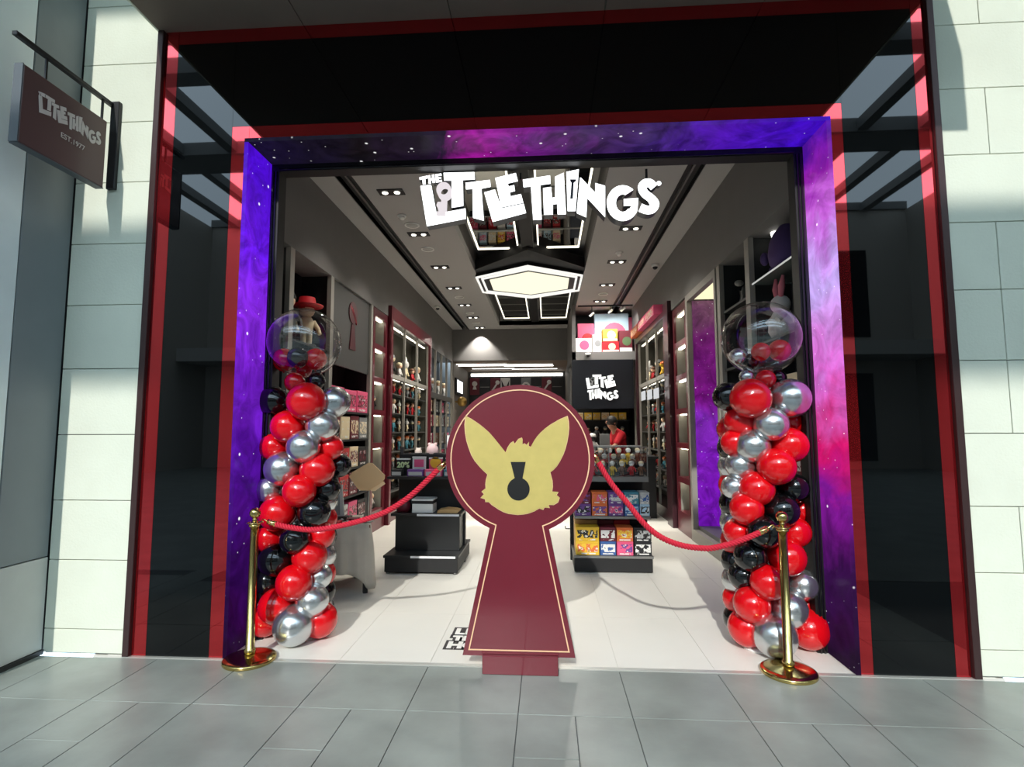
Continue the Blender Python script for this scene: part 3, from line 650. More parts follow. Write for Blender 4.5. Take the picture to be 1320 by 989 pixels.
domecam((-2.40, 11.6, ZC), 'white dome camera on the ceiling above the left shelving'); domecam((1.83, 8.85, ZC), 'white dome camera on the ceiling above the right shelving'); domecam((.92, 11.68, 3.16), 'dome camera under the boxes over the till')

# ------------------------------------------------------------------ goods: small shared meshes
PAL = {'red': (186, 24, 34), 'pink': (226, 88, 130), 'white': (228, 226, 222), 'black': (28, 28, 30), 'cream': (226, 208, 172), 'brown': (112, 74, 52), 'blue': (54, 92, 152), 'yellow': (230, 186, 52), 'purple': (110, 66, 140), 'grey': (128, 130, 132), 'maroon': (104, 24, 40), 'orange': (222, 112, 54), 'green': (86, 112, 74), 'skin': (222, 180, 150), 'teal': (66, 132, 150), 'tan': (216, 174, 116), 'paleblue': (176, 206, 226), 'lightgrey': (186, 186, 184)}
def C(n): return mat('goods_'+n, PAL[n], .5)
def blend_figure(nm, body, head, hair, base='black', ears=False, hat=None):
    mb = MB()
    mb.lathe([(0, 0), (.042, 0), (.042, .01), (0, .01)], n=14, mi=3)
    for s_ in (-1, 1):
        mb.tube([(s_*.014, 0, .01), (s_*.014, 0, .07)], [.012, .014], 8, 0)
        mb.tube([(s_*.03, 0, .118), (s_*.05, -.01, .085), (s_*.052, -.022, .06)], [.012, .010, .009], 6, 0)
    mb.lathe([(.0, .06), (.026, .06), (.03, .085), (.034, .115), (.02, .135), (0, .138)], n=12, mi=0, sy=.75)
    mb.ball((0, 0, .165), .034, 14, 1)
    mb.lathe([(.035, .0), (.038, .012), (.03, .03), (.012, .04), (0, .042)], (0, .004, .166), 14, 2)
    if ears:
        for s_ in (-1, 1): mb.tube([(s_*.016, 0, .19), (s_*.022, 0, .22), (s_*.026, .004, .25)], [.009, .012, .004], 6, 1)
    if hat:
        mb.lathe([(.0, .0), (.066, -.002), (.07, .006), (.04, .01), (.034, .04), (0, .045)], (0, 0, .182), 18, 2)
    return mesh_of(mb, nm, [C(body), C(head), C(hair), C(base)])
FIG = [blend_figure('figurine_a', 'brown', 'skin', 'black'), blend_figure('figurine_b', 'white', 'skin', 'cream'), blend_figure('figurine_c', 'red', 'skin', 'brown'), blend_figure('figurine_d', 'grey', 'skin', 'white', ears=False),
       blend_figure('figurine_e', 'black', 'cream', 'grey'), blend_figure('figurine_f', 'teal', 'skin', 'orange'), blend_figure('figurine_g', 'cream', 'white', 'white', ears=True), blend_figure('figurine_h', 'yellow', 'yellow', 'orange')]
FIGN = ['brown and black', 'white and cream', 'red and brown', 'grey and white', 'black and cream', 'teal and orange', 'white long eared', 'yellow']
def figurine(k, loc, rz, label, group, sc=1.0):
    return tag(put('figurine', FIG[k], loc, None, rz, sc), label, 'figurine', group)
def PT(a, b_):
    """busy printed picture in two colours"""
    nm = 'print_%s_%s' % (a, b_)
    if nm in MATS: return MATS[nm]
    M = bpy.data.materials.new(nm); M.use_nodes = True; nt = M.node_tree; b = nt.nodes['Principled BSDF']; b.inputs['Roughness'].default_value = .4
    g = nt.nodes.new('ShaderNodeNewGeometry'); n = nt.nodes.new('ShaderNodeTexVoronoi'); n.inputs['Scale'].default_value = 34
    n2 = nt.nodes.new('ShaderNodeTexNoise'); n2.inputs['Scale'].default_value = 22; n2.inputs['Detail'].default_value = 3
    r = nt.nodes.new('ShaderNodeValToRGB'); r.color_ramp.interpolation = 'CONSTANT'; e = r.color_ramp.elements
    e[0].color = (*s2l(PAL[a]), 1); e[0].position = 0; e[1].position = .46; e[1].color = (*s2l(PAL[b_]), 1)
    x = e.new(.60); x.color = (*s2l(PAL['white']), 1); x = e.new(.66); x.color = (*[q*.5 for q in s2l(PAL[a])], 1)
    nt.links.new(g.outputs['Position'], n2.inputs['Vector']); nt.links.new(n2.outputs['Fac'], r.inputs[0]); nt.links.new(r.outputs[0], b.inputs['Base Color'])
    MATS[nm] = M; return M
def boxmesh(nm, w_, d_, h_, body, panel, face):
    """carton with raised printed panel and lid seam; face = outward axis 'x','-x','-y'"""
    mb = MB().box(-w_/2, w_/2, -d_/2, d_/2, 0, h_*.86, bev=.003).box(-w_/2-.0015, w_/2+.0015, -d_/2-.0015, d_/2+.0015, h_*.86, h_, bev=.003)
    mb.box(-w_*.44, w_*.44, -d_/2-.003, -d_/2, h_*.24, h_*.80, 1).box(-w_*.34, w_*.34, -d_/2-.003, -d_/2, h_*.07, h_*.16, 2)
    a = {'-y': 0, 'x': math.pi/2, '-x': -math.pi/2}[face]; c, s_ = math.cos(a), math.sin(a)
    mb.xform(lambda x, y, z: (x*c-y*s_, x*s_+y*c, z))
    return mesh_of(mb, nm, [C(body), PT(body, panel), PT(body, 'white')])
_bm = {}
def carton(w_, d_, h_, body, panel, face, loc, label, group=None, nm='product_box', cat='box'):
    k = (round(w_, 3), round(d_, 3), round(h_, 3), body, panel, face)
    if k not in _bm: _bm[k] = boxmesh('product_box', *k)
    return tag(put(nm, _bm[k], loc), label, cat, group)

# ------------------------------------------------------------------ wall units
darkback = mat('dark_back_panel', (44, 43, 42), .6); midback = mat('grey_back_panel', (112, 112, 104), .6)
def X_(side, d): return XL-d if side == 'L' else XR+d
def part(t, nm, side, d0, d1, y0, y1, z0, z1, M, bev=0.): return obj(nm, B(X_(side, d0), X_(side, d1), y0, y1, z0, z1, bev=bev), M, t)
def wall_unit(side, y0, y1, label, nm='shelving_unit'):
    return thing(nm, label, 'shelving', (X_(side, .2), (y0+y1)/2, 0), 'wall shelving')
DEP = .40
# --- left, nearest the entrance
u = wall_unit('L', 4.12, 7.66, 'dark tall shelving with grey posts behind the left balloon column')
part(u, 'back_panel', 'L', .38, .41, 4.12, 5.1, 0, 3.34, midback); part(u, 'back_panel', 'L', .38, .41, 5.1, 7.62, 0, 3.34, blackm)
for y in (4.12, 5.09, 6.11, 7.58): part(u, 'post', 'L', 0, .05, y, y+.09, 0, 3.34, greypost); part(u, 'divider', 'L', .05, .40, y+.03, y+.06, 0, 3.34, blackm)
part(u, 'plinth', 'L', .02, .4, 4.12, 7.6, 0, .12, blackm)
for z in (.5, 1.1, 1.7, 2.41):
    part(u, 'shelf', 'L', .03, .38, 4.21, 5.09, z, z+.025, blackm); part(u, 'shelf', 'L', .03, .38, 5.18, 6.11, z, z+.025, blackm)
for z in (.25, .62, .98, 1.35, 1.71): part(u, 'shelf', 'L', .0, .38, 6.2, 7.58, z, z+.025, blackm)
fp = part(u, 'fascia_panel', 'L', .03, .06, 6.2, 7.58, 2.3, 3.34, mat('charcoal_panel', (58, 57, 56), .5))
# maroon key emblem on the fascia panel: ring with slats and a flared shaft
yz = lambda u_, v, w_: (w_, u_, v)
kb = MB().prism([(6.80, 2.56), (7.02, 2.56), (6.96, 2.9), (6.86, 2.9)], yz, XL-.03+.012, XL-.031)
kb.prism(circ(6.91, 3.06, .15, 24), yz, XL-.03+.012, XL-.031)
ke = obj('key_emblem', kb, mat('maroon_emblem', (74, 12, 26), .4), fp)
for i in range(3): obj('emblem_slat', MB().prism([(6.80+i*.05, 3.12-i*.02), (6.80+i*.05, 3.16-i*.02), (6.98+i*.03, 3.0-i*.02), (6.98+i*.03, 2.96-i*.02)], yz, XL-.03+.014, XL-.031), mat('red_slat', (150, 36, 52), .3), fp)
obj('spotlight', MB().lathe([(0, -.05), (.035, -.05), (.045, 0), (0, 0)], (XL-.2, 4.85, 3.33), 16), whiteglow, u)
# goods on the five shelves of the bay beside the cubbies
rows = [(1.735, .30, ['pink', 'pink', 'pink'], 'maroon'), (1.375, .31, ['maroon', 'cream', 'maroon', 'grey'], 'cream'), (1.005, .27, ['cream', 'red', 'cream', 'black'], 'maroon'), (.645, .29, ['maroon', 'red', 'maroon', 'black'], 'black'), (.275, .28, ['pink', 'lightgrey', 'pink', 'black'], 'maroon')]
rn = ['top', 'second', 'third', 'fourth', 'lowest']; pn = ['nearest the entrance', 'second from the entrance', 'third from the entrance', 'next to the cubbies']
for r, (z, h_, cs, pc) in enumerate(rows):
    wd = 1.34/len(cs)
    for k, c in enumerate(cs):
        carton(wd-.03, .26, h_*(1-.05*(k % 2)), c, pc, 'x', (XL-.15, 6.22+wd*(k+.5), z+.0005), '%s gift box on the %s shelf of the left shelving, %s' % (c, rn[r], pn[k if k < len(cs)-1 else 3]), 'gift boxes on the left shelving')
# a few boxes in the two nearer bays
for z in (.525, 1.125):
    for k in range(4):
        c = ['black', 'red', 'cream', 'grey'][(k+int(z*2)) % 4]
        carton(.2, .24, .36, c, 'white', 'x', (XL-.2, 5.3+.22*k, z+.0005), '%s box on the %s shelf behind the left balloons, %s from the entrance' % (c, 'lower' if z < 1 else 'upper', ['first', 'second', 'third', 'fourth'][k]), 'boxes behind the left balloons')
# two dolls high on the shelf
def doll(loc, rz, label, body, hair, hat, sc):
    me = blend_figure('large_doll', body, 'skin', hair, hat=hat); return tag(put('doll', me, loc, None, rz, sc), label, 'doll', 'dolls on the high shelf')
doll((XL-.16, 5.83, 2.4355), .9, 'doll with a wide red hat on the high left shelf', 'cream', 'red', True, 2.55)
doll((XL-.22, 5.46, 2.4355), .6, 'dark haired doll behind the red hatted doll', 'black', 'black', None, 2.75)

def cubbies(side, y0, y1, label):
    t = thing('cubby_column', label, 'shelving', (X_(side, .15), (y0+y1)/2, 0), 'maroon cubby columns')
    part(t, 'back_panel', side, .30, .33, y0, y1, 0, 3.33, mat('cubby_back', (132, 131, 122), .6))
    part(t, 'stile', side, 0, .03, y0, y0+.09, 0, 3.33, maroon); part(t, 'stile', side, 0, .03, y1-.09, y1, 0, 3.33, maroon)
    part(t, 'side_panel', side, .03, .30, y0+.06, y0+.09, 0, 3.33, MATS['cubby_back']); part(t, 'side_panel', side, .03, .30, y1-.09, y1-.06, 0, 3.33, MATS['cubby_back'])
    zs = [.30, .80, 1.30, 1.80, 2.30, 2.80]
    part(t, 'rail', side, 0, .33, y0+.09, y1-.09, 0, .30, maroon)
    for z in zs:
        part(t, 'rail', side, 0, .33, y0+.09, y1-.09, z+.42, z+.5 if z < 2.7 else 3.33, maroon)
        part(t, 'light_strip', side, .05, .10, y0+.11, y1-.11, z+.405, z+.42, glow('cubby_light', (255, 246, 222), 7.0))
    return zs
zs = cubbies('L', 7.69, 8.38, 'maroon column of lit cubby holes on the left wall')
cubbies('R', 7.55, 8.34, 'maroon column of lit cubby holes on the right wall')
for i, (k, z) in enumerate(((2, 2.30), (4, 1.80), (6, 1.30), (1, .30), (3, .30))):
    figurine(k, (XL-.14, 7.9+.22*(i % 2)+.06, z+.0005), 1.57, '%s figurine in the left cubby column' % FIGN[k], 'figurines in the cubbies', 1.1)
for k, z in ((4, 2.80), (0, .80), (5, .30)): figurine(k, (XR+.14, 7.95, z+.0005), -1.57, '%s figurine in the right cubby column' % FIGN[k], 'figurines in the cubbies', 1.1)

def arch(side, y0, y1, label, post=.10, dark=False):
    t = thing('arch_cabinet', label, 'cabinet', (X_(side, .2), (y0+y1)/2, 0), 'maroon arch cabinets')
    fm = maroon if not dark else mat('dark_maroon', (52, 22, 30), .35, coat=.3)
    part(t, 'back_panel', side, .36, .40, y0, y1, 0, 3.34, mat('olive_back', (66, 64, 54), .6))
    part(t, 'frame_post', side, -.06, .4, y0, y0+post, 0, 3.52, fm, .004); part(t, 'frame_post', side, -.06, .02, y1-.1, y1, 0, 3.40 if side == 'R' else 3.52, fm, .004); part(t, 'side_panel', side, .02, .36, y1-.1, y1-.06, 0, 3.3, MATS['olive_back'])
    part(t, 'frame_top', side, -.06, -.004, y0+post, y1-.1, 3.30, 3.42 if side == 'R' else 3.52, fm, .004)
    part(t, 'plinth', side, .0, .36, y0+post, y1-.1, 0, .2, fm)
    n = 3; a, b_ = y0+post, y1-.1; wd = (b_-a)/n
    for i in range(n+1): part(t, 'post', side, -.01, .03, a+wd*i-.02 if i else a, a+wd*i+.02 if i < n else b_, .2, 3.30, greypost)
    shz = [.45, .78, 1.11, 1.44, 1.77, 2.10]
    for i in range(n):
        part(t, 'light_strip', side, .05, .09, a+wd*i+.06, a+wd*(i+1)-.06, 3.24, 3.256, striplight)
        part(t, 'rail', side, -.005, .03, a+wd*i+.02, a+wd*(i+1)-.02, 2.36, 2.43, greypost)
        part(t, 'light_strip', side, .05, .08, a+wd*i+.1, a+wd*(i+1)-.1, 2.345, 2.356, striplight)
        for z in shz+[2.40]: part(t, 'shelf', side, .035, .36, a+wd*i+.02, a+wd*(i+1)-.02, z, z+.015, mat('shelf_grey', (74, 74, 72), .4))
    return t, a, wd, shz
rg = random.Random(3)
shn = ['bottom shelf', 'second shelf up', 'third shelf up', 'fourth shelf up', 'fifth shelf up', 'shelf under the rail']
ORD = ['first', 'second', 'third', 'fourth', 'fifth', 'sixth', 'seventh', 'eighth', 'ninth', 'tenth']
for side, y0, y1, lab, wh in (('L', 8.42, 11.45, 'tall maroon framed cabinet of figurines on the left wall', 'left'), ('R', 8.42, 11.5, 'tall dark framed cabinet of figurines on the right wall', 'right')):
    t, a, wd, shz = arch(side, y0, y1, lab, .1 if side == 'L' else .34, side == 'R')
    for i in range(3):
        for z in shz:
            for q in range(3):
                k = rg.randrange(7); sc = rg.uniform(1.0, 1.3)
                figurine(k, (X_(side, .14+.1*(q % 2)), a+wd*i+wd*(q+.7)/3.4, z+.0155), (1.57 if side == 'L' else -1.57)+rg.uniform(-.4, .4), '%s figurine, %s bay of the %s cabinet, %s, %s' % (FIGN[k], ['nearest', 'middle', 'farthest'][i], wh, shn[shz.index(z)], ['front', 'middle', 'rear'][q]), 'figurines in the %s cabinet' % wh, sc)
        for q in range(2):
            k = [[3, 4], [1, 6], [2, 1]][i][q] if side == 'L' else [[2, 6], [7, 4], [2, 6]][i][q]
            figurine(k, (X_(side, .17), a+wd*i+wd*(q+.6)/2.2, 2.4155), (1.57 if side == 'L' else -1.57), 'large %s figurine, %s bay of the %s cabinet, high shelf, %s' % (FIGN[k], ['nearest', 'middle', 'farthest'][i], wh, ['front', 'rear'][q]), 'large figurines in the %s cabinet' % wh, 2.0 if q else 1.6)
    if side == 'R':
        for y, c in ((8.95, 'pink'), (9.75, 'pink'), (10.6, 'orange')):
            carton(.78, .16, .17, c, 'cream', '-x', (XR+.07-.15, y+.42, 3.4205), '%s box lying on top of the right figurine cabinet, %s' % (c, {8.95: 'nearest', 9.75: 'middle', 10.6: 'farthest'}[y]), 'boxes on the right cabinet')
        # white lettered banners hung inside
        for y in (10.85, 10.2, 9.6):
            tag(obj('shelf_banner', B(XR-.03, XR-.015, y-.2, y+.2, 2.06+(y-10.2)*.03, 2.24+(y-10.2)*.03, bev=.002), glow('banner_light', (236, 238, 240), .8)), 'white banner across the %s bay of the right figurine cabinet' % {10.85: 'farthest', 10.2: 'middle', 9.6: 'nearest'}[y], 'banner', 'banners on the right cabinet')
# --- left, far
u = wall_unit('L', 11.5, 14.38, 'dark shelving with boxed toys at the far end of the left wall')
part(u, 'back_panel', 'L', .36, .40, 11.5, 14.38, 0, 3.34, darkback)
for i in range(5): part(u, 'post', 'L', 0, .05, 11.5+.71*i, 11.54+.71*i, 0, 3.34, greypost)
part(u, 'girder', 'L', -.01, .36, 11.5, 14.38, 2.22, 2.34, MATS['shelf_grey'])
for z in (.3, .72, 1.14, 1.56, 1.9): part(u, 'shelf', 'L', .03, .36, 11.5, 14.36, z, z+.02, blackm)
for iz, z in enumerate((.32, .74, 1.16, 1.58, 1.92)):
    for i in range(4):
        for q in range(2):
            c = ['pink', 'white', 'brown', 'maroon', 'grey', 'cream'][rg.randrange(6)]
            carton(.27, .22, .26, c, 'black', 'x', (XL-.18, 11.72+.71*i+.3*q, z+.0005), '%s boxed toy in the far left shelving, %s, %s along' % (c, shn[iz], ORD[i*2+q]), 'boxed toys in the far left shelving')
for i in range(4): figurine(rg.randrange(6), (XL-.16, 11.85+.71*i, 2.3405), 1.57, 'large figurine above the girder of the far left shelving, %s along' % ORD[i], 'figurines above the far girder', 1.9)
# --- right, nearest the entrance
u = wall_unit('R', 4.12, 6.2, 'black tall shelving with grey posts behind the right balloon column')
part(u, 'back_panel', 'R', .40, .43, 4.12, 6.2, 0, 3.36, mat('black_green_back', (34, 37, 36), .6))
for y in (4.12, 5.2, 6.08): part(u, 'post', 'R', 0, .05, y, y+.11, 0, 3.36, greypost); part(u, 'divider', 'R', .05, .42, y+.03, y+.07, 0, 3.36, MATS['black_green_back'])
part(u, 'plinth', 'R', .02, .4, 4.2, 6.1, 0, .12, steel)
for z in (.5, 1.05, 1.6, 2.14, 2.79): part(u, 'shelf', 'R', .03, .4, 5.31, 6.08, z, z+.025, blackm)
for z in (.5, 1.05, 1.6, 2.28): part(u, 'shelf', 'R', .03, .4, 4.23, 5.2, z, z+.025, blackm)
gs = part(u, 'glass_shelf', 'R', .03, .4, 4.23, 5.2, 2.885, 2.90, mat('glass_shelf', (96, 104, 102), .1)); part(gs, 'lit_edge', 'R', .022, .03, 4.23, 5.2, 2.887, 2.899, glow('edge_light', (200, 200, 196), .9))
obj('spotlight', MB().lathe([(0, -.05), (.035, -.05), (.045, 0), (0, 0)], (XR+.2, 5.05, 3.35), 16), whiteglow, u)
# plain purple plush and white rabbit plush
pl = thing('purple_plush', 'big round plain purple plush toy on the glass shelf', 'plush toy', (XR+.16, 4.78, 2.90))
obj('body', MB().lathe([(0, 0), (.09, .0), (.15, .07), (.16, .16), (.145, .26), (.11, .34), (.055, .41), (0, .43)], (XR+.18, 4.78, 2.9005), 24), mat('purple_plush', (84, 62, 112), .8), pl)
for s_ in (-1, 1): obj('foot', MB().ball((XR+.09, 4.78+s_*.1, 2.93), .035, 12), MATS['purple_plush'], pl)
obj('arm', MB().ball((XR+.05, 4.95, 3.06), .04, 12, sz=1.6), MATS['purple_plush'], pl)
rb = thing('rabbit_plush', 'white rabbit plush toy with pink ears below the glass shelf', 'plush toy', (XR+.14, 4.85, 2.3050))
wp_ = mat('white_plush', (214, 206, 200), .9); pk = mat('pink_plush', (214, 120, 132), .9)
obj('body', MB().lathe([(0, 0), (.09, .0), (.12, .06), (.11, .16), (.07, .24), (0, .26)], (XR+.14, 4.85, 2.3055), 20), wp_, rb)
obj('head', MB().ball((XR+.13, 4.85, 2.6100), .085, 18), wp_, rb)
for s_ in (-1, 1): obj('ear', MB().tube([(XR+.12, 4.85+s_*.04, 2.6700), (XR+.12, 4.85+s_*.06, 2.7600), (XR+.13, 4.85+s_*.075, 2.8600)], [.02, .03, .012], 10), pk, rb)
for s_ in (-1, 1): obj('arm', MB().tube([(XR+.12, 4.85+s_*.09, 2.5100), (XR+.05, 4.85+s_*.11, 2.4500)], [.03, .026], 10), wp_, rb)
obj('ribbon', MB().tube([(XR+.14+.06*math.cos(a), 4.85+.075*math.sin(a), 2.5350) for a in [2*math.pi*i/16 for i in range(17)]], .014, 8), mat('cream_ribbon', (226, 216, 196), .6), rb)
dg = thing('winged_figurine', 'small dark winged figurine on the upper right shelf', 'figurine', (XR+.16, 5.75, 2.8150))
obj('body', MB().lathe([(0, 0), (.06, 0), (.05, .04), (.035, .1), (.045, .14), (.03, .2), (0, .22)], (XR+.16, 5.75, 2.8155), 16), mat('grey_green', (70, 74, 70), .4), dg)
obj('head', MB().ball((XR+.10, 5.75, 3.0550), .035, 12, sx=1.4), mat('pale_grey', (150, 148, 140), .4), dg)
for s_ in (-1, 1): obj('wing', MB().prism([(5.75+s_*.02, 2.9400), (5.75+s_*.2, 3.0300), (5.75+s_*.17, 2.9500), (5.75+s_*.2, 2.8900), (5.75+s_*.1, 2.8900)], yz, XR+.175, XR+.165), MATS['grey_green'], dg)
for z, zz in ((.525, 0), (1.075, 1), (1.625, 2)):
    for k in range(4):
        c = ['red', 'black', 'maroon', 'cream'][(k+zz) % 4]
        carton(.2, .24, .34, c, 'white', '-x', (XR+.2, 4.36+.23*k, z+.0005), '%s box behind the right balloons on the %s shelf' % (c, ['lowest', 'middle', 'upper'][zz]), 'boxes behind the right balloons')
# --- niche with the galaxy panel
u = thing('galaxy_niche', 'lit niche with a tall purple galaxy panel on the right wall', 'display niche', (XR+.3, 6.85, 0))
obj('back_panel', B(2.56, 2.6, 6.2, 7.54, 0, 3.36), midback, u)
obj('frame_post', B(XR-.01, XR+.06, 6.2, 6.27, 0, 3.36), greypost, u); obj('frame_post', B(XR-.01, XR+.06, 7.45, 7.54, 0, 3.36), greypost, u)
obj('frame_top', B(XR-.01, XR+.06, 6.27, 7.45, 3.27, 3.36), greypost, u)
obj('frame_sill', B(XR-.01, XR+.06, 6.27, 7.45, 0, .16), greypost, u)
obj('plinth', B(XR+.06, 2.56, 6.27, 7.44, 0, .21), mat('grey_plinth_in', (92, 90, 92), .5), u)
gx = galaxy('galaxy_niche', 'Z', [(.2, (106, 20, 170)), (.9, (126, 26, 190)), (1.5, (134, 44, 190)), (2.0, (122, 22, 132)), (2.7, (104, 30, 100)), (3.25, (112, 74, 92))], .9, 9, .4)
obj('galaxy_panel', B(XR+.06, 2.56, 7.42, 7.45, .21, 3.27), gx, u)
obj('light_ceiling', B(XR+.06, 2.56, 6.27, 7.42, 3.29, 3.31), glow('niche_light', (255, 244, 200), 1.1), u)
# --- right, beyond the cabinet: last posts
u = wall_unit('R', 11.52, 12.15, 'narrow grey posts and shelves between the right cabinet and the till')
for y in (11.56, 11.84, 12.1): part(u, 'post', 'R', 0, .05, y, y+.04, 0, 3.36, greypost)
part(u, 'back_panel', 'R', .36, .4, 11.52, 12.15, 0, 3.36, darkback)
for z in (.4, .9, 1.4, 1.9, 2.4): part(u, 'shelf', 'R', .03, .36, 11.54, 12.14, z, z+.02, MATS['shelf_grey'])
# ------------------------------------------------------------------ left floor display (black gondola)
def uprights(t, xs_, y, z1):
    for x in xs_:
        mb = MB().box(x-.018, x+.018, y, y+.05, 0, z1)
        obj('upright', mb, blackm, t)
        sl_ = MB()
        z = .12
        while z < z1-.06: sl_.box(x-.004, x+.004, y-.001, y, z, z+.025); z += .05
        o = obj('upright_slots', sl_, mat('slot_dark', (60, 60, 62), .6), t); o['kind'] = 'stuff'
g1 = thing('display_gondola', 'black tiered display stand with mostly empty shelves, left of the keyhole standee', 'display stand', (-1.32, 6.0, 0), 'floor display stands')
gx0, gx1 = -1.70, -.93
obj('base', B(gx0, gx1, 5.63, 6.5, .02, .165, bev=.004), blackm, g1)
obj('base_deck', B(gx0-.012, gx1+.012, 5.615, 6.5, .165, .192, bev=.003), mat('black_shelf', (30, 32, 33), .38), g1)
for x in (gx0+.03, gx1-.03): obj('foot', MB().lathe([(0, 0), (.02, 0), (.02, .02), (0, .02)], (x, 5.66, 0), 10), steel, g1)
obj('back_panel', B(gx0, gx1, 6.14, 6.17, .19, 1.22, bev=.003), blackm, g1)
obj('mid_riser', B(gx0+.04, gx1-.02, 5.88, 6.14, .192, .56, bev=.003), MATS['black_shelf'], g1)
obj('shelf', B(gx0+.0, gx1, 5.83, 6.14, .56, .59, bev=.003), MATS['black_shelf'], g1)
obj('shelf', B(gx0-.06, gx1+.02, 5.86, 6.3, .955, .985, bev=.003), MATS['black_shelf'], g1)
obj('tier_rail', B(gx0-.0, gx1+.02, 6.3, 6.33, 1.185, 1.225, bev=.003), MATS['black_shelf'], g1)
obj('price_strip', B(-1.42, gx1-.02, 5.611, 5.616, .168, .19), mat('white_strip', (232, 234, 236), .4), g1)
obj('price_strip', B(-1.41, gx1-.02, 5.826, 5.831, .564, .586), MATS['white_strip'], g1)
uprights(g1, (gx0+.02, gx1-.02), 6.17, 1.3)
bx = thing('white_box', 'white lidded box with a black band on the middle shelf of the left stand', 'box', (-1.36, 5.98, .59))
obj('body', B(-1.475, -1.245, 5.87, 6.08, .5905, .69, bev=.003), white, bx); obj('band', B(-1.478, -1.242, 5.867, 6.083, .69, .722), blackm, bx); obj('lid', B(-1.48, -1.24, 5.865, 6.085, .722, .742, bev=.004), white, bx)
tag(obj('kraft_bag', MB().prism([(-1.2, .5905), (-.98, .5905), (-.955, .612), (-1.0, .628), (-1.1, .636), (-1.19, .62)], fnw, 5.87, 6.05), C('tan')), 'flat brown paper bag on the middle shelf of the left stand', 'bag')
tag(obj('maroon_bag', MB().lathe([(0, 0), (.07, 0), (.085, .04), (.08, .09), (.05, .12), (.055, .14), (0, .14)], (-1.60, 5.98, .5905), 16, sy=.7), C('maroon')), 'crumpled maroon bag beside the white box on the left stand', 'bag')
# stationery on the upper shelf
pads = [(-1.62, .15, .19, 'black', 'black', 'dark price card reading 20%'), (-1.44, .15, .21, 'white', 'pink', 'tall pale grey notepad'), (-1.25, .15, .2, 'pink', 'yellow', 'pink notepad with a round yellow top'), (-1.07, .13, .2, 'paleblue', 'blue', 'light blue notepad')]
for x, w_, h_, c, p_, l in pads:
    t = tag(obj('notepad', B(x-w_/2, x+w_/2, 6.02, 6.05, .9855, .9855+h_, bev=.003), C(c)), l+' on the upper shelf of the left stand', 'notepad', 'stationery on the left stand')
    if p_ == 'yellow': obj('picture', MB().prism(circ(x, .9855+h_*.72, .062, 20), fnw, 6.012, 6.02), C('yellow'), t)
    else: obj('picture', B(x-w_*.36, x+w_*.36, 6.015, 6.02, .9855+h_*.45, .9855+h_*.85), C(p_), t)
    if c == 'black': text_obj('lettering', '20%', .085, .001, mat('pale_green_print', (214, 226, 170), .5), t, (x, 6.012, 1.075), (math.pi/2, 0, 0), .004)
    obj('spine', B(x-w_/2-.001, x+w_/2+.001, 6.012, 6.052, .9855+h_-.015, .9855+h_), white, t)
for x, w_, c, l in ((-1.66, .12, 'black', 'black patterned tray of cards'), (-1.45, .18, 'purple', 'lilac box of cards'), (-1.25, .19, 'pink', 'pink box of cards'), (-1.06, .14, 'teal', 'teal box of cards')):
    t = tag(obj('card_tray', B(x-w_/2, x+w_/2, 5.885, 5.985, .9855, 1.06, bev=.003), C(c)), l+' at the front of the upper shelf', 'card tray', 'stationery on the left stand')
    obj('printed_panel', B(x-w_*.42, x+w_*.42, 5.882, 5.885, .995, 1.035), C('lightgrey'), t)
for x, l, s_ in ((-1.53, 'small cream plush toy behind the notepads', .7), (-1.36, 'pale pink plush toy behind the notepads', 1.2)):
    t = thing('plush_toy', l, 'plush toy', (x, 6.36, 1.2))
    obj('body', MB().lathe([(0, 0), (.05*s_, 0), (.062*s_, .03*s_), (.055*s_, .07*s_), (.03*s_, .1*s_), (0, .11*s_)], (x, 6.36, 1.205), 16), mat('plush_%d' % (s_*10), (232, 214, 204) if s_ < 1 else (230, 196, 196), .9), t)
    for q in (-1, 1): obj('ear', MB().ball((x+q*.03*s_, 6.36, 1.205+.1*s_), .018*s_, 10), MATS['plush_%d' % (s_*10)], t)
obj('tier_top', B(gx0, gx1, 6.3, 6.5, 1.18, 1.2), MATS['black_shelf'], g1)
nb = tag(obj('notebook', B(-1.20, -1.05, 6.42, 6.45, 1.2005, 1.43, bev=.003), C('white')), 'white notebook with a dark edge standing behind the left stand', 'notebook')
obj('cover_edge', B(-1.21, -1.2, 6.415, 6.455, 1.2005, 1.43), C('black'), nb); obj('cover_picture', B(-1.16, -1.09, 6.416, 6.42, 1.26, 1.38), C('grey'), nb)

# ------------------------------------------------------------------ right floor display with boxed toys and glass case
g2 = thing('display_gondola', 'black display stand filled with colourful boxes and a glass case, right of the keyhole standee', 'display stand', (.69, 6.1, 0), 'floor display stands')
hx0, hx1 = .285, 1.10
obj('base', B(hx0, hx1, 5.80, 6.7, .01, .15, bev=.004), blackm, g2)
obj('base_deck', B(hx0-.008, hx1+.008, 5.785, 6.7, .15, .178, bev=.003), steel, g2)
obj('shelf', B(hx0+.01, hx1, 5.86, 6.3, .545, .575, bev=.003), steel, g2)
obj('counter_top', B(hx0+.02, hx1+.0, 5.93, 6.6, .93, .985, bev=.003), steel, g2)
obj('back_panel', B(hx0, hx1, 6.3, 6.33, .15, .93), blackm, g2)
uprights(g2, (hx0+.0, hx1-.02), 6.34, .93)
for x in (hx0-.02,): obj('side_hook', MB().tube([(x, 6.36, .35), (x-.05, 6.36, .35), (x-.055, 6.36, .38)], .006, 6), blackm, g2)
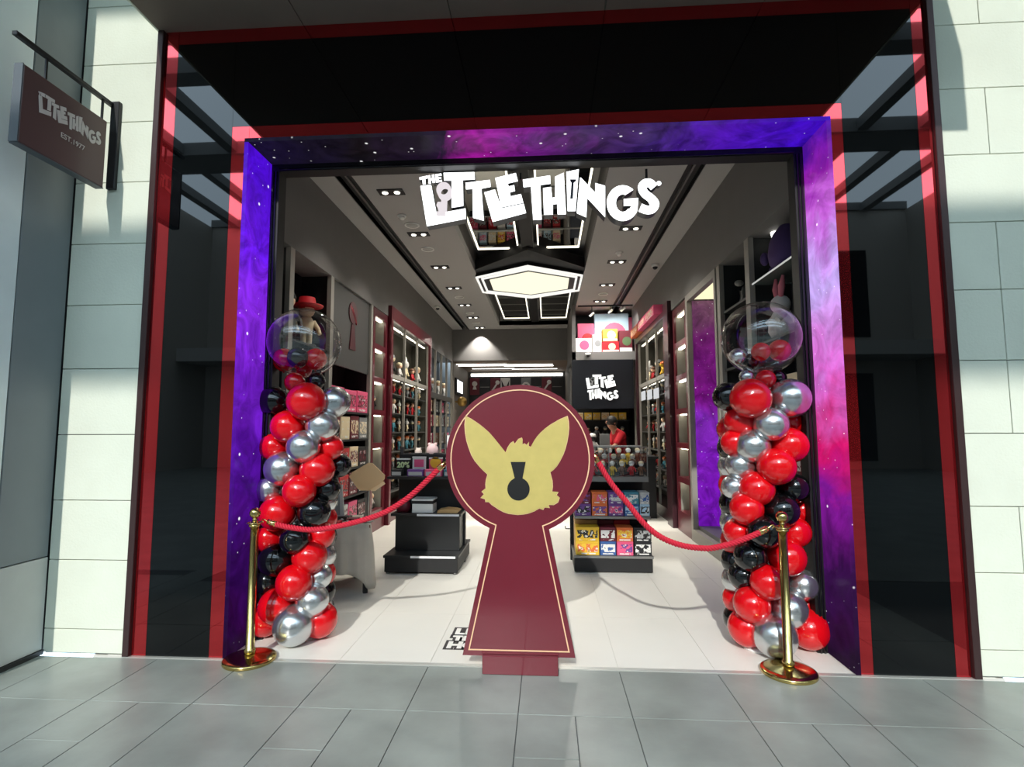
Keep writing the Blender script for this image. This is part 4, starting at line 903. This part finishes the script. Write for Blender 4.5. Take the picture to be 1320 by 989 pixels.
def row(cols, y0, dep, z, h_, tiers, where):
    for x0, x1, specs in cols:
        for k in range(tiers):
            c, p_, nm = specs[k]
            carton(x1-x0-.006, dep, h_, c, p_, '-y', ((x0+x1)/2, y0+dep/2, z+.0005+k*(h_+.001)), '%s toy box on the right stand, %s%s' % (nm, where, ', '+['lower', 'upper'][k] if tiers > 1 else ''))
row([(.30, .55, [('yellow', 'orange', 'yellow with an orange picture'), ('yellow', 'black', 'wide yellow with black faces')]), (.555, .725, [('blue', 'white', 'blue with a white car'), ('maroon', 'white', 'maroon and white')]), (.73, .905, [('pink', 'purple', 'pink and purple'), ('orange', 'yellow', 'orange red')]), (.91, 1.095, [('black', 'white', 'black with a white cup'), ('black', 'lightgrey', 'black with a pale cup')])], 5.81, .2, .178, .143, 2, 'bottom shelf')
row([(.30, .55, [('tan', 'yellow', 'tan')]), (.555, .725, [('maroon', 'black', 'dark maroon')]), (.73, .905, [('red', 'maroon', 'red')]), (.91, 1.095, [('black', 'grey', 'plain black')])], 6.03, .2, .178, .33, 1, 'row behind the bottom shelf')
row([(.30, .475, [('purple', 'black', 'dark purple'), ('maroon', 'purple', 'maroon and purple')]), (.48, .65, [('orange', 'purple', 'orange and purple'), ('orange', 'pink', 'orange and pink')]), (.655, .82, [('purple', 'pink', 'purple and pink'), ('purple', 'lightgrey', 'purple and grey')]), (.825, .985, [('blue', 'paleblue', 'blue'), ('teal', 'white', 'teal')]), (.99, 1.095, [('paleblue', 'black', 'narrow pale blue'), ('lightgrey', 'blue', 'narrow grey')])], 5.875, .2, .575, .125, 2, 'middle shelf')
gc = thing('glass_display_case', 'glass case of small white headed dolls on the right stand', 'display case', (.7, 6.1, .985))
gm = thin_glass('case_glass', (.97, .98, .98), 1.5, 0, 1.0)
cx0, cx1, cy0, cy1, cz0, cz1 = .34, 1.095, 5.96, 6.36, .9855, 1.30
for a in ((cx0, cx1, cy0, cy0+.004), (cx0, cx1, cy1-.004, cy1), (cx0, cx0+.004, cy0, cy1), (cx1-.004, cx1, cy0, cy1), (.68, .684, cy0, cy1)): obj('glass_pane', B(a[0], a[1], a[2], a[3], cz0, cz1), gm, gc)
obj('top_pane', B(cx0, cx1, cy0, cy1, cz1, cz1+.004), gm, gc)
for x in (cx0, .682, cx1):
    for y in (cy0, cy1): obj('corner_post', B(x-.005, x+.005, y-.005, y+.005, cz0, cz1), steel, gc)
for y in (cy0, cy1): obj('top_rail', B(cx0, cx1, y-.004, y+.004, cz1+.004, cz1+.012), steel, gc)
for k, z in enumerate((.995, 1.06, 1.12)):
    if k: obj('step', B(cx0+.02, cx1-.02, cy0+.02+.11*k, cy0+.13+.11*k, cz0, z), C('black'), gc)
doll_me = blend_figure('small_doll', 'brown', 'white', 'cream'); doll_b = blend_figure('small_doll_b', 'yellow', 'white', 'white'); doll_d = blend_figure('small_doll_d', 'red', 'white', 'lightgrey')
for r in range(3):
    for k in range(7):
        x = cx0+.07+.105*k+(.03 if r % 2 else 0)
        if x > cx1-.05: continue
        dm = [doll_me, doll_b, doll_me, doll_d][(k*3+r) % 4]
        tag(put('small_doll', dm, (x, cy0+.07+.11*r, (.986, 1.0605, 1.1205)[r]), None, 0, .8), 'small white headed doll in the glass case, %s row, %s from the left' % (['front', 'middle', 'back'][r], ORD[k]), 'doll', 'dolls in the glass case, %s row' % ['front', 'middle', 'back'][r])

# ------------------------------------------------------------------ table under a grey cloth, with sign and goods
TX, TY, TZ, TA = -2.06, 5.10, .62, math.radians(28)
tb = thing('display_table', 'small square table under a grey cloth behind the left balloon column', 'table', (TX, TY, 0))
ca, sa = math.cos(TA), math.sin(TA)
def tp(u_, v, z): return (TX+u_*ca-v*sa, TY+u_*sa+v*ca, z)
obj('table_top', MB().box(-.31, .31, -.31, .31, TZ-.03, TZ-.004).xform(tp), C('brown'), tb)
for a in (-1, 1):
    for b_ in (-1, 1): obj('leg', MB().box(a*.28-.02, a*.28+.02, b_*.28-.02, b_*.28+.02, 0, TZ-.03).xform(tp), C('black'), tb)
cl = MB(); V = []; F = []; NA, NR = 120, 16
def cloth(i, j):
    # i goes round the table, j from the table centre over the edge and down
    th = 2*math.pi*i/NA; c, s_ = math.cos(th), math.sin(th); e = .325/max(abs(c), abs(s_))
    e = min(e, .43); corner = max(0, (e-.325)/.105)
    if j <= 4: r = e*j/4; return tp(r*c, r*s_, TZ+.002)
    d = (j-4)/(NR-4); drop = d*(.40+.19*corner**1.3+.015*math.sin(3*th))
    k = .30*drop if corner > .6 else .10*drop
    r = e+.004+k*.35+(.012+.035*d)*(.5+.5*math.sin(17*th+.7))*min(1, d*3)-.05*d*corner
    return tp(r*c, r*s_, TZ+.002-drop)
for i in range(NA):
    for j in range(NR+1): V.append(cloth(i, j))
for i in range(NA):
    for j in range(NR): k = (i+1) % NA; F.append((i*(NR+1)+j, i*(NR+1)+j+1, k*(NR+1)+j+1, k*(NR+1)+j))
cl.add(V, F, 0, True)
co = tag(obj('tablecloth', cl, mat('grey_linen', (186, 180, 168), .85, var=.06, vscale=8)), 'grey cloth hanging in folds over the small table', 'tablecloth')
sm_ = co.modifiers.new('thickness', 'SOLIDIFY'); sm_.thickness = .003
for k, (u_, v, c, w_, h_) in enumerate(((-.18, -.2, 'black', .12, .03), (.0, -.22, 'red', .11, .035), (.17, -.2, 'maroon', .1, .05), (-.1, .0, 'maroon', .13, .05), (.12, .02, 'black', .12, .04), (.2, -.08, 'cream', .09, .03))):
    p = tp(u_, v, TZ+.0055); carton(w_, .1, h_, c, 'white' if c != 'cream' else 'red', '-y', p, '%s small box lying on the grey tablecloth, %s' % (c, ['at the back left', 'at the front', 'at the front right', 'in the middle', 'right of the middle', 'at the right edge'][k]), 'small boxes on the table')
# leaning grey display board and boxed goods on the table
lb = tag(obj('leaning_board', MB().prism([(0, 0), (.20, .0), (.16, .34), (.02, .30)], lambda u_, v, w_: (-2.16+u_, 5.10+u_*.3+w_+v*.1, TZ+.006+v), 0, .015), C('lightgrey')), 'pale grey display board leaning on the table behind the balloons', 'display board')
obj('board_print', MB().prism([(.03, .05), (.16, .05), (.14, .27), (.04, .25)], lambda u_, v, w_: (-2.16+u_, 5.10+u_*.3+w_+v*.1, TZ+.006+v), -.003, 0), C('grey'), lb)
# tan board on a pole
P = at(472, 613, Y=5.05)
ss = thing('sign_stand', 'thin grey stand holding a tan clipped corner board', 'sign', (P.x, 5.07, TZ))
def oc(u_, v): q = at(420+u_*.182, 500+v*.182, Y=5.05); return (q.x, q.z)
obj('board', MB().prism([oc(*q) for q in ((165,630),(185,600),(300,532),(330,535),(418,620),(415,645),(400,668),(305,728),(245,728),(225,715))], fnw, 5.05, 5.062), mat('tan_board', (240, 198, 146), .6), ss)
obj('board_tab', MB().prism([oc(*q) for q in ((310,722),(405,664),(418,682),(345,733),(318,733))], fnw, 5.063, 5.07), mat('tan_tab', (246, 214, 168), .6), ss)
obj('pole', MB().lathe([(0, TZ+.006), (.012, TZ+.006), (.012, P.z), (0, P.z)], (P.x+.01, 5.085, 0), 12), steel, ss)
obj('foot', MB().lathe([(0, .006), (.06, .006), (.06, .012), (0, .018)], (P.x+.01, 5.085, TZ), 16), steel, ss)

# ------------------------------------------------------------------ till area
cc = thing('till_counter', 'dark till counter behind the glass case', 'counter', (1.25, 9.6, 0))
obj('front_panel', B(.7, 1.85, 9.3, 9.34, 0, 1.0), blackm, cc); obj('side_panel', B(.7, .74, 9.34, 9.85, 0, 1.0), blackm, cc); obj('side_panel', B(1.81, 1.85, 9.34, 9.85, 0, 1.0), blackm, cc); obj('worktop', B(.66, 1.89, 9.26, 9.9, 1.0, 1.04, bev=.004), MATS['black_shelf'], cc)
tm = thing('till_screen', 'grey till screen standing on the counter', 'screen', (1.02, 9.5, 1.04))
obj('stand', B(1.0, 1.04, 9.52, 9.56, 1.0405, 1.2), steel, tm); obj('screen', B(.93, 1.11, 9.49, 9.52, 1.16, 1.42, bev=.005), C('grey'), tm); obj('foot', B(.95, 1.09, 9.46, 9.6, 1.0405, 1.05), steel, tm)
tag(put('figurine', blend_figure('armoured_figure', 'white', 'black', 'white'), (.80, 9.45, 1.0405), None, .2, 1.9), 'white armoured figure standing on the till counter', 'figurine')
# sign panel above the till
sp_ = thing('till_sign', 'black panel above the till with glowing white LITTLE THINGS letters', 'sign', (1.24, 11.75, 1.95))
obj('panel', B(.57, 1.9, 11.72, 11.75, 1.95, 3.02), mat('black_sign_panel', (24, 26, 32), .3), sp_)
for z in (2.2, 2.45, 2.7): obj('panel_groove', B(.57, 1.9, 11.718, 11.72, z, z+.008), blackm, sp_)
def ts(u_, v):
    if u_ <= 1150 and True: pass
    return None
def ts1(u_, v): p = at(755+39*(u_-15)/1125, 483+19*(v-270)/570, Y=11.70); return (p.x, p.z)
def ts2(u_, v): p = at(757+41*(u_-1105)/1480, 500.5+16*(v-240)/560, Y=11.70); return (p.x, p.z)
lg = glow('till_letter_light', (255, 255, 250), 1.5)
for k in ORDER: obj('letter', MB().prism([(ts1 if k in ('L1', 'T1', 'T2', 'L2', 'E1') else ts2)(*q) for q in LET[k]], fnw, 11.69, 11.72, 0, 1), [lg, letter_mats[1]], sp_)
obj('key_emblem', MB().ring([ts1(*q) for q in KEYR[0]], [ts1(*q) for q in KEYR[1]], fnw, 11.685, 11.72).prism([ts1(*q) for q in KEYS], fnw, 11.685, 11.72), C('grey'), sp_)
# shelf behind the till with yellow cards
bsf = thing('till_back_shelf', 'dark shelf of goods behind the till below the sign panel', 'shelving', (1.3, 12.8, 0))
obj('back_panel', B(.64, 1.95, 12.9, 12.93, 0, 2.9), blackm, bsf)
for z in (.9, 1.3, 1.7): obj('shelf', B(.66, 1.95, 12.6, 12.9, z, z+.02), MATS['black_shelf'], bsf)
for k in range(6): carton(.17, .1, .17, 'yellow' if k % 3 else 'cream', 'tan', '-y', (.78+.2*k, 12.68, 1.7205), 'card pack on the till back shelf, %s from the left' % ORD[k], 'card packs behind the till')
for k in range(6): figurine([4, 0, 3, 4, 0, 4][k], (.78+.2*k, 12.72, 1.3205), 0, 'figurine on the till back shelf, %s from the left' % ORD[k], 'figurines behind the till', 1.2)
# boxes on the ledge over the till
def lbox(x0, y0_, x1, y1_, Y, d, c, pc, label, pic=None):
    a = at(x0, y1_, Y=Y); b_ = at(x1, y0_, Y=Y)
    t = tag(obj('toy_box', B(a.x, b_.x, Y, Y+d, max(a.z, 3.2005), b_.z, bev=.006), C(c)), label, 'box', 'boxes on the ledge over the till')
    wd, hh = b_.x-a.x, b_.z-max(a.z, 3.2005); z0 = max(a.z, 3.2005)
    obj('picture', MB().prism(circ(a.x+wd*.58, z0+hh*.5, min(wd, hh)*.34, 16), fnw, Y-.004, Y), C(pc), t)
    obj('printed_band', B(a.x+.01, b_.x-.01, Y-.003, Y, z0+.01, z0+hh*.2), C('white'), t)
    return t
lbox(740, 436, 763, 460, 11.80, .3, 'white', 'pink', 'white box with a pale pink top on the ledge, leftmost')
lbox(764, 431, 775.5, 460, 11.86, .25, 'lightgrey', 'grey', 'small white box on the ledge next to the red box')
lbox(776.5, 440, 798, 460, 11.80, .3, 'red', 'cream', 'red box with a pale picture on the ledge')
lbox(798.5, 426, 815, 460, 11.82, .3, 'maroon', 'green', 'tall dark red box at the right end of the ledge')
lbox(745, 417, 766, 460, 12.15, .3, 'pink', 'red', 'plain pink box standing behind the white box on the ledge')
lbox(777, 424, 796, 440, 11.82, .24, 'yellow', 'white', 'yellow box on top of the red box')
a = at(767, 423, Y=12.2)
lbox(767, 404, 810, 460, 12.2, .25, 'paleblue', 'pink', 'large pale blue box at the back of the ledge')
lbox(808, 409, 818, 460, 12.46, .2, 'pink', 'white', 'narrow pink box behind the blue box on the ledge')
tr = thing('spot_track', 'black ceiling track with small white spotlights over the till ledge', 'spotlight', (1.4, 11.75, 4.05))
obj('track', B(.72, 1.92, 11.73, 11.77, ZC-.03, ZC), blackm, tr)
for px, py in ((763, 405), (787, 401), (803, 398)):
    p = at(px, py, Y=11.75); p.z = min(p.z, ZC-.09)
    s = obj('spot_head', MB().tube([(p.x-.05, 11.75, p.z-.05), (p.x+.04, 11.75, p.z+.03)], .028, 10), white, tr); obj('spot_stem', MB().tube([(p.x, 11.75, p.z), (p.x, 11.75, ZC-.03)], .008, 6), blackm, s)

    l = bpy.data.lights.new('track_spot', 'SPOT'); l.energy = 34; l.spot_size = math.radians(100); l.spot_blend = .6; l.shadow_soft_size = .03; l.color = (1, .97, .92)
    lo = bpy.data.objects.new('track_spot', l); COL.objects.link(lo); lo.location = (p.x, 11.2, ZC-.12); lo.rotation_euler = Vector((0, .75, -.75)).to_track_quat('-Z', 'Y').to_euler()

# ------------------------------------------------------------------ person at the till
PX, PY = 1.42, 10.25
pe = thing('person', 'person in a red shirt bending over the till counter', 'person', (PX, PY, 0))
def skinned(name, pts, edges, radii, M, parent, root=0):
    me = bpy.data.meshes.new(name); me.from_pydata(pts, edges, []); me.materials.append(M)
    o = bpy.data.objects.new(name, me); COL.objects.link(o); o.parent = parent; o.location = -wloc(parent)
    o.modifiers.new('skin', 'SKIN'); o.modifiers.new('smooth', 'SUBSURF').levels = 2; o.modifiers['smooth'].render_levels = 2
    for i, r in enumerate(radii): me.skin_vertices[0].data[i].radius = r if isinstance(r, tuple) else (r, r)
    me.skin_vertices[0].data[root].use_root = True
    for f in me.polygons: f.use_smooth = True
    return o
q = lambda dx, dy, z: (PX+dx, PY+dy, z)
skinm = mat('skin', (198, 148, 120), .55)
body = [q(0,0,.96), q(-.01,0,1.12), q(-.05,-.03,1.28), q(-.10,-.06,1.42), q(-.15,-.10,1.50), q(-.20,-.14,1.56), q(-.23,-.17,1.64),
        q(-.04,-.17,1.39), q(-.16,-.30,1.20), q(-.34,-.42,1.12), q(-.41,-.46,1.10), q(-.12,.10,1.41), q(-.22,.02,1.18), q(-.38,-.16,1.12), q(-.45,-.2,1.10),
        q(.0,-.09,.90), q(.0,-.1,.50), q(.02,-.1,.09), q(-.12,-.11,.04), q(.0,.09,.90), q(.02,.1,.50), q(.04,.1,.09), q(-.10,.11,.04)]
bed = [(0,1),(1,2),(2,3),(3,4),(4,5),(5,6),(3,7),(7,8),(8,9),(9,10),(3,11),(11,12),(12,13),(13,14),(0,15),(15,16),(16,17),(17,18),(0,19),(19,20),(20,21),(21,22)]
brad = [(.12,.10),(.11,.09),(.12,.10),(.11,.08),.052,.08,.088,.055,.042,.034,.04,.055,.042,.034,.04,.08,.055,.04,.035,.08,.055,.04,.035]
skinned('body', body, bed, brad, skinm, pe)
for s_ in (0, 1):
    w0 = Vector(body[10 if s_ == 0 else 14]); 
    for k in range(5):
        d = Vector((-.055-.01*(k in (1, 2)), -.02+.016*(k-2), -.012)); b0 = w0+Vector((-.015, .016*(k-2), 0))
        if k == 0: d = Vector((-.03, -.03, .0)); 
        obj('finger', MB().tube([b0, b0+d*.55, b0+d+Vector((0, 0, -.01))], [.010, .009, .007], 8), skinm, pe)
sh = [body[i] for i in (0, 1, 2, 3, 7, 8, 11, 12, 4)]; sh[0] = q(0,0,.98)
shirt = mat('red_shirt', (190, 18, 36), .8)
skinned('shirt', sh, [(0,1),(1,2),(2,3),(3,4),(4,5),(3,6),(6,7),(3,8)], [(.15,.13),(.15,.12),(.16,.13),(.15,.115),.09,.06,.09,.06,.062], shirt, pe)
trs = [q(0,0,.97), q(0,-.09,.88), q(0,-.1,.5), q(.02,-.1,.1), q(0,.09,.88), q(.02,.1,.5), q(.04,.1,.1)]
skinned('trousers', trs, [(0,1),(1,2),(2,3),(0,4),(4,5),(5,6)], [(.13,.11),.098,.072,.056,.098,.072,.056], C('black'), pe)
hd = Vector(q(-.225,-.165,1.62))
obj('hair', MB().ball(hd+Vector((.025, .02, .03)), .106, 18, sz=1.02), mat('black_hair', (20, 16, 14), .5), pe)
obj('nose', MB().tube([hd+Vector((-.075, -.065, .03)), hd+Vector((-.10, -.085, -.005)), hd+Vector((-.08, -.07, -.012))], [.008, .014, .008], 8), skinm, pe)
for s_ in (-1, 1): obj('eye', MB().ball(hd+Vector((-.078-.02*s_*0, -.055, .012))+Vector((.03*s_*.7, -.03*s_*.7, 0)), .012, 10), C('black'), pe)
obj('mouth', MB().tube([hd+Vector((-.07, -.04, -.05)), hd+Vector((-.055, -.065, -.05))], .006, 6), C('maroon'), pe)
for s_ in (-1, 1): obj('ear', MB().ball(hd+Vector((.055*s_+.01, -.06*s_+.01, -.0)), .022, 10, sz=1.4), skinm, pe)
for s_ in (-1, 1): obj('shoe', MB().ball(q(-.07, s_*.1, .035), .06, 14, sx=1.8, sy=.8, sz=.58), C('black'), pe)

# ------------------------------------------------------------------ back room
for k, (x, y, l_) in enumerate(((-1.85, 15.0, 1.5), (-1.9, 15.35, 1.5), (-.55, 15.15, 1.5), (-.5, 15.5, 1.45), (-1.6, 16.1, 1.3), (-.35, 16.25, 1.4))):
    t = thing('linear_light', 'white linear light on the brown back room ceiling, number %s from the opening' % ['one', 'two', 'three', 'four', 'five', 'six'][k], 'ceiling light', (x, y, 3.33), 'linear lights in the back room')
    obj('profile', B(x-l_/2, x+l_/2, y-.03, y+.03, 3.35, 3.38), white, t); obj('diffuser', B(x-l_/2+.01, x+l_/2-.01, y-.025, y+.025, 3.34, 3.35), glow('linear_white', (255, 252, 246), 4.0), t)
lw = thing('light_cove', 'long white light strip along the back room wall', 'ceiling light', (-1.0, 17.2, 3.2))
obj('housing', B(-2.45, .55, 17.2, 17.28, 3.24, 3.34), white, lw); obj('diffuser', B(-2.43, .53, 17.18, 17.2, 3.22, 3.3), glow('linear_white', (255, 252, 246), 4.0), lw)
ds = thing('back_display_wall', 'display wall of square maroon and dark posters at the back of the shop', 'display wall', (-1.0, 17.25, 0))
obj('frame', MB().box(-2.5, .6, 17.22, 17.29, 0, 3.2), C('black'), ds)
cells = [('maroon', 'kh'), ('black', 'shelf'), ('maroon', 'key'), ('white', 'ears'), ('black', 'shelf'), ('grey', 'ring'), ('black', 'shelf'), ('maroon', 'key2'), ('black', 'shelf')]
cw = 3.0/len(cells)
def small_kh(cx, cz, r): return keyhole(cx, cz, r, cx-r*.35, cx+r*.35, cz-r*.9, cx-r*.8, cx+r*.8, cz-r*2.2, 20)
for i, (c, kind) in enumerate(cells):
    for rr, z in enumerate((2.62, 2.02)):
        if rr: c, kind = [('black', 'shelf'), ('grey', 'shelf')][i % 2] if i != 8 else ('maroon', 'kh')
        x = -2.48+cw*(i+.5); p = obj('poster', B(x-cw/2+.012, x+cw/2-.012, 17.19, 17.22, z, z+.55, bev=.004), C(c), ds)
        if kind == 'kh': obj('keyhole_print', MB().prism(small_kh(x, z+.36, .085), fnw, 17.182, 17.19), C('white'), p)
        elif kind.startswith('key'): obj('key_print', MB().prism(ribbon([(x-.1, z+.12), (x+.06, z+.36)], .05), fnw, 17.182, 17.19).prism(circ(x+.08, z+.4, .07, 14), fnw, 17.182, 17.19), C('white'), p)
        elif kind == 'ears': obj('ears_print', MB().prism([(x-.13, z+.48), (x-.1, z+.12), (x, z+.06), (x+.1, z+.12), (x+.13, z+.48), (x+.04, z+.28), (x-.04, z+.28)], fnw, 17.182, 17.19), C('black'), p)
        elif kind == 'ring': obj('ring_print', MB().ring(circ(x, z+.28, .13, 16), circ(x, z+.28, .07, 16), fnw, 17.182, 17.19), C('white'), p)
        else: obj('shelf_edge', B(x-cw/2+.02, x+cw/2-.02, 17.16, 17.19, z+.24, z+.26), steel, p)
# goods on the lower shelves of the back display wall
for r, z in enumerate((.35, .85, 1.35)):
    obj('shelf', B(-2.48, .58, 16.85, 17.22, z, z+.025), white, ds)
    for k in range(10):
        c = ['pink', 'cream', 'white', 'maroon', 'yellow', 'paleblue', 'red'][(k*3+r*2) % 7]
        carton(.24, .22, .34, c, ['red', 'black', 'pink', 'white'][(k+r) % 4], '-y', (-2.32+.3*k, 17.0, z+.0255), '%s gift box on the back display wall, %s shelf, %s from the left' % (c, ['bottom', 'middle', 'upper'][r], ORD[k]), 'gift boxes on the back display wall')
lp = thing('lit_wall_sign', 'black box sign with white glowing blocks on the back room side wall', 'sign', (-2.5, 15.2, 2.55))
obj('box', B(-2.55, -2.49, 14.75, 15.9, 2.5, 2.95, bev=.004), C('black'), lp)
for y0_, y1_ in ((14.85, 15.2), (15.3, 15.8)): obj('lit_block', B(-2.49, -2.485, y0_, y1_, 2.56, 2.9), letterglow, lp)
gb = thing('brass_globe_lamp', 'round brass globe on the back room wall, just left of the standee top', 'lamp', (-2.35, 14.9, 1.95))
obj('globe', MB().ball((-2.36, 14.9, 2.28), .14, 20), mat('satin_brass', (196, 160, 90), .3, metal=.9), gb); obj('arm', MB().tube([(-2.55, 14.9, 2.28), (-2.45, 14.9, 2.28)], .02, 8), MATS['satin_brass'], gb)
# light thrown by the wall washer on the header (its lamp sits in the ceiling)
wl_ = bpy.data.lights.new('wall_washer', 'SPOT'); wl_.energy = 110; wl_.spot_size = math.radians(86); wl_.spot_blend = .35; wl_.shadow_soft_size = .03; wl_.color = (1, .95, .88)
wo_ = bpy.data.objects.new('wall_washer', wl_); COL.objects.link(wo_); wo_.location = (-1.77, 14.16, ZC-.035); wo_.rotation_euler = Vector((0, .22, -1)).to_track_quat('-Z', 'Y').to_euler()
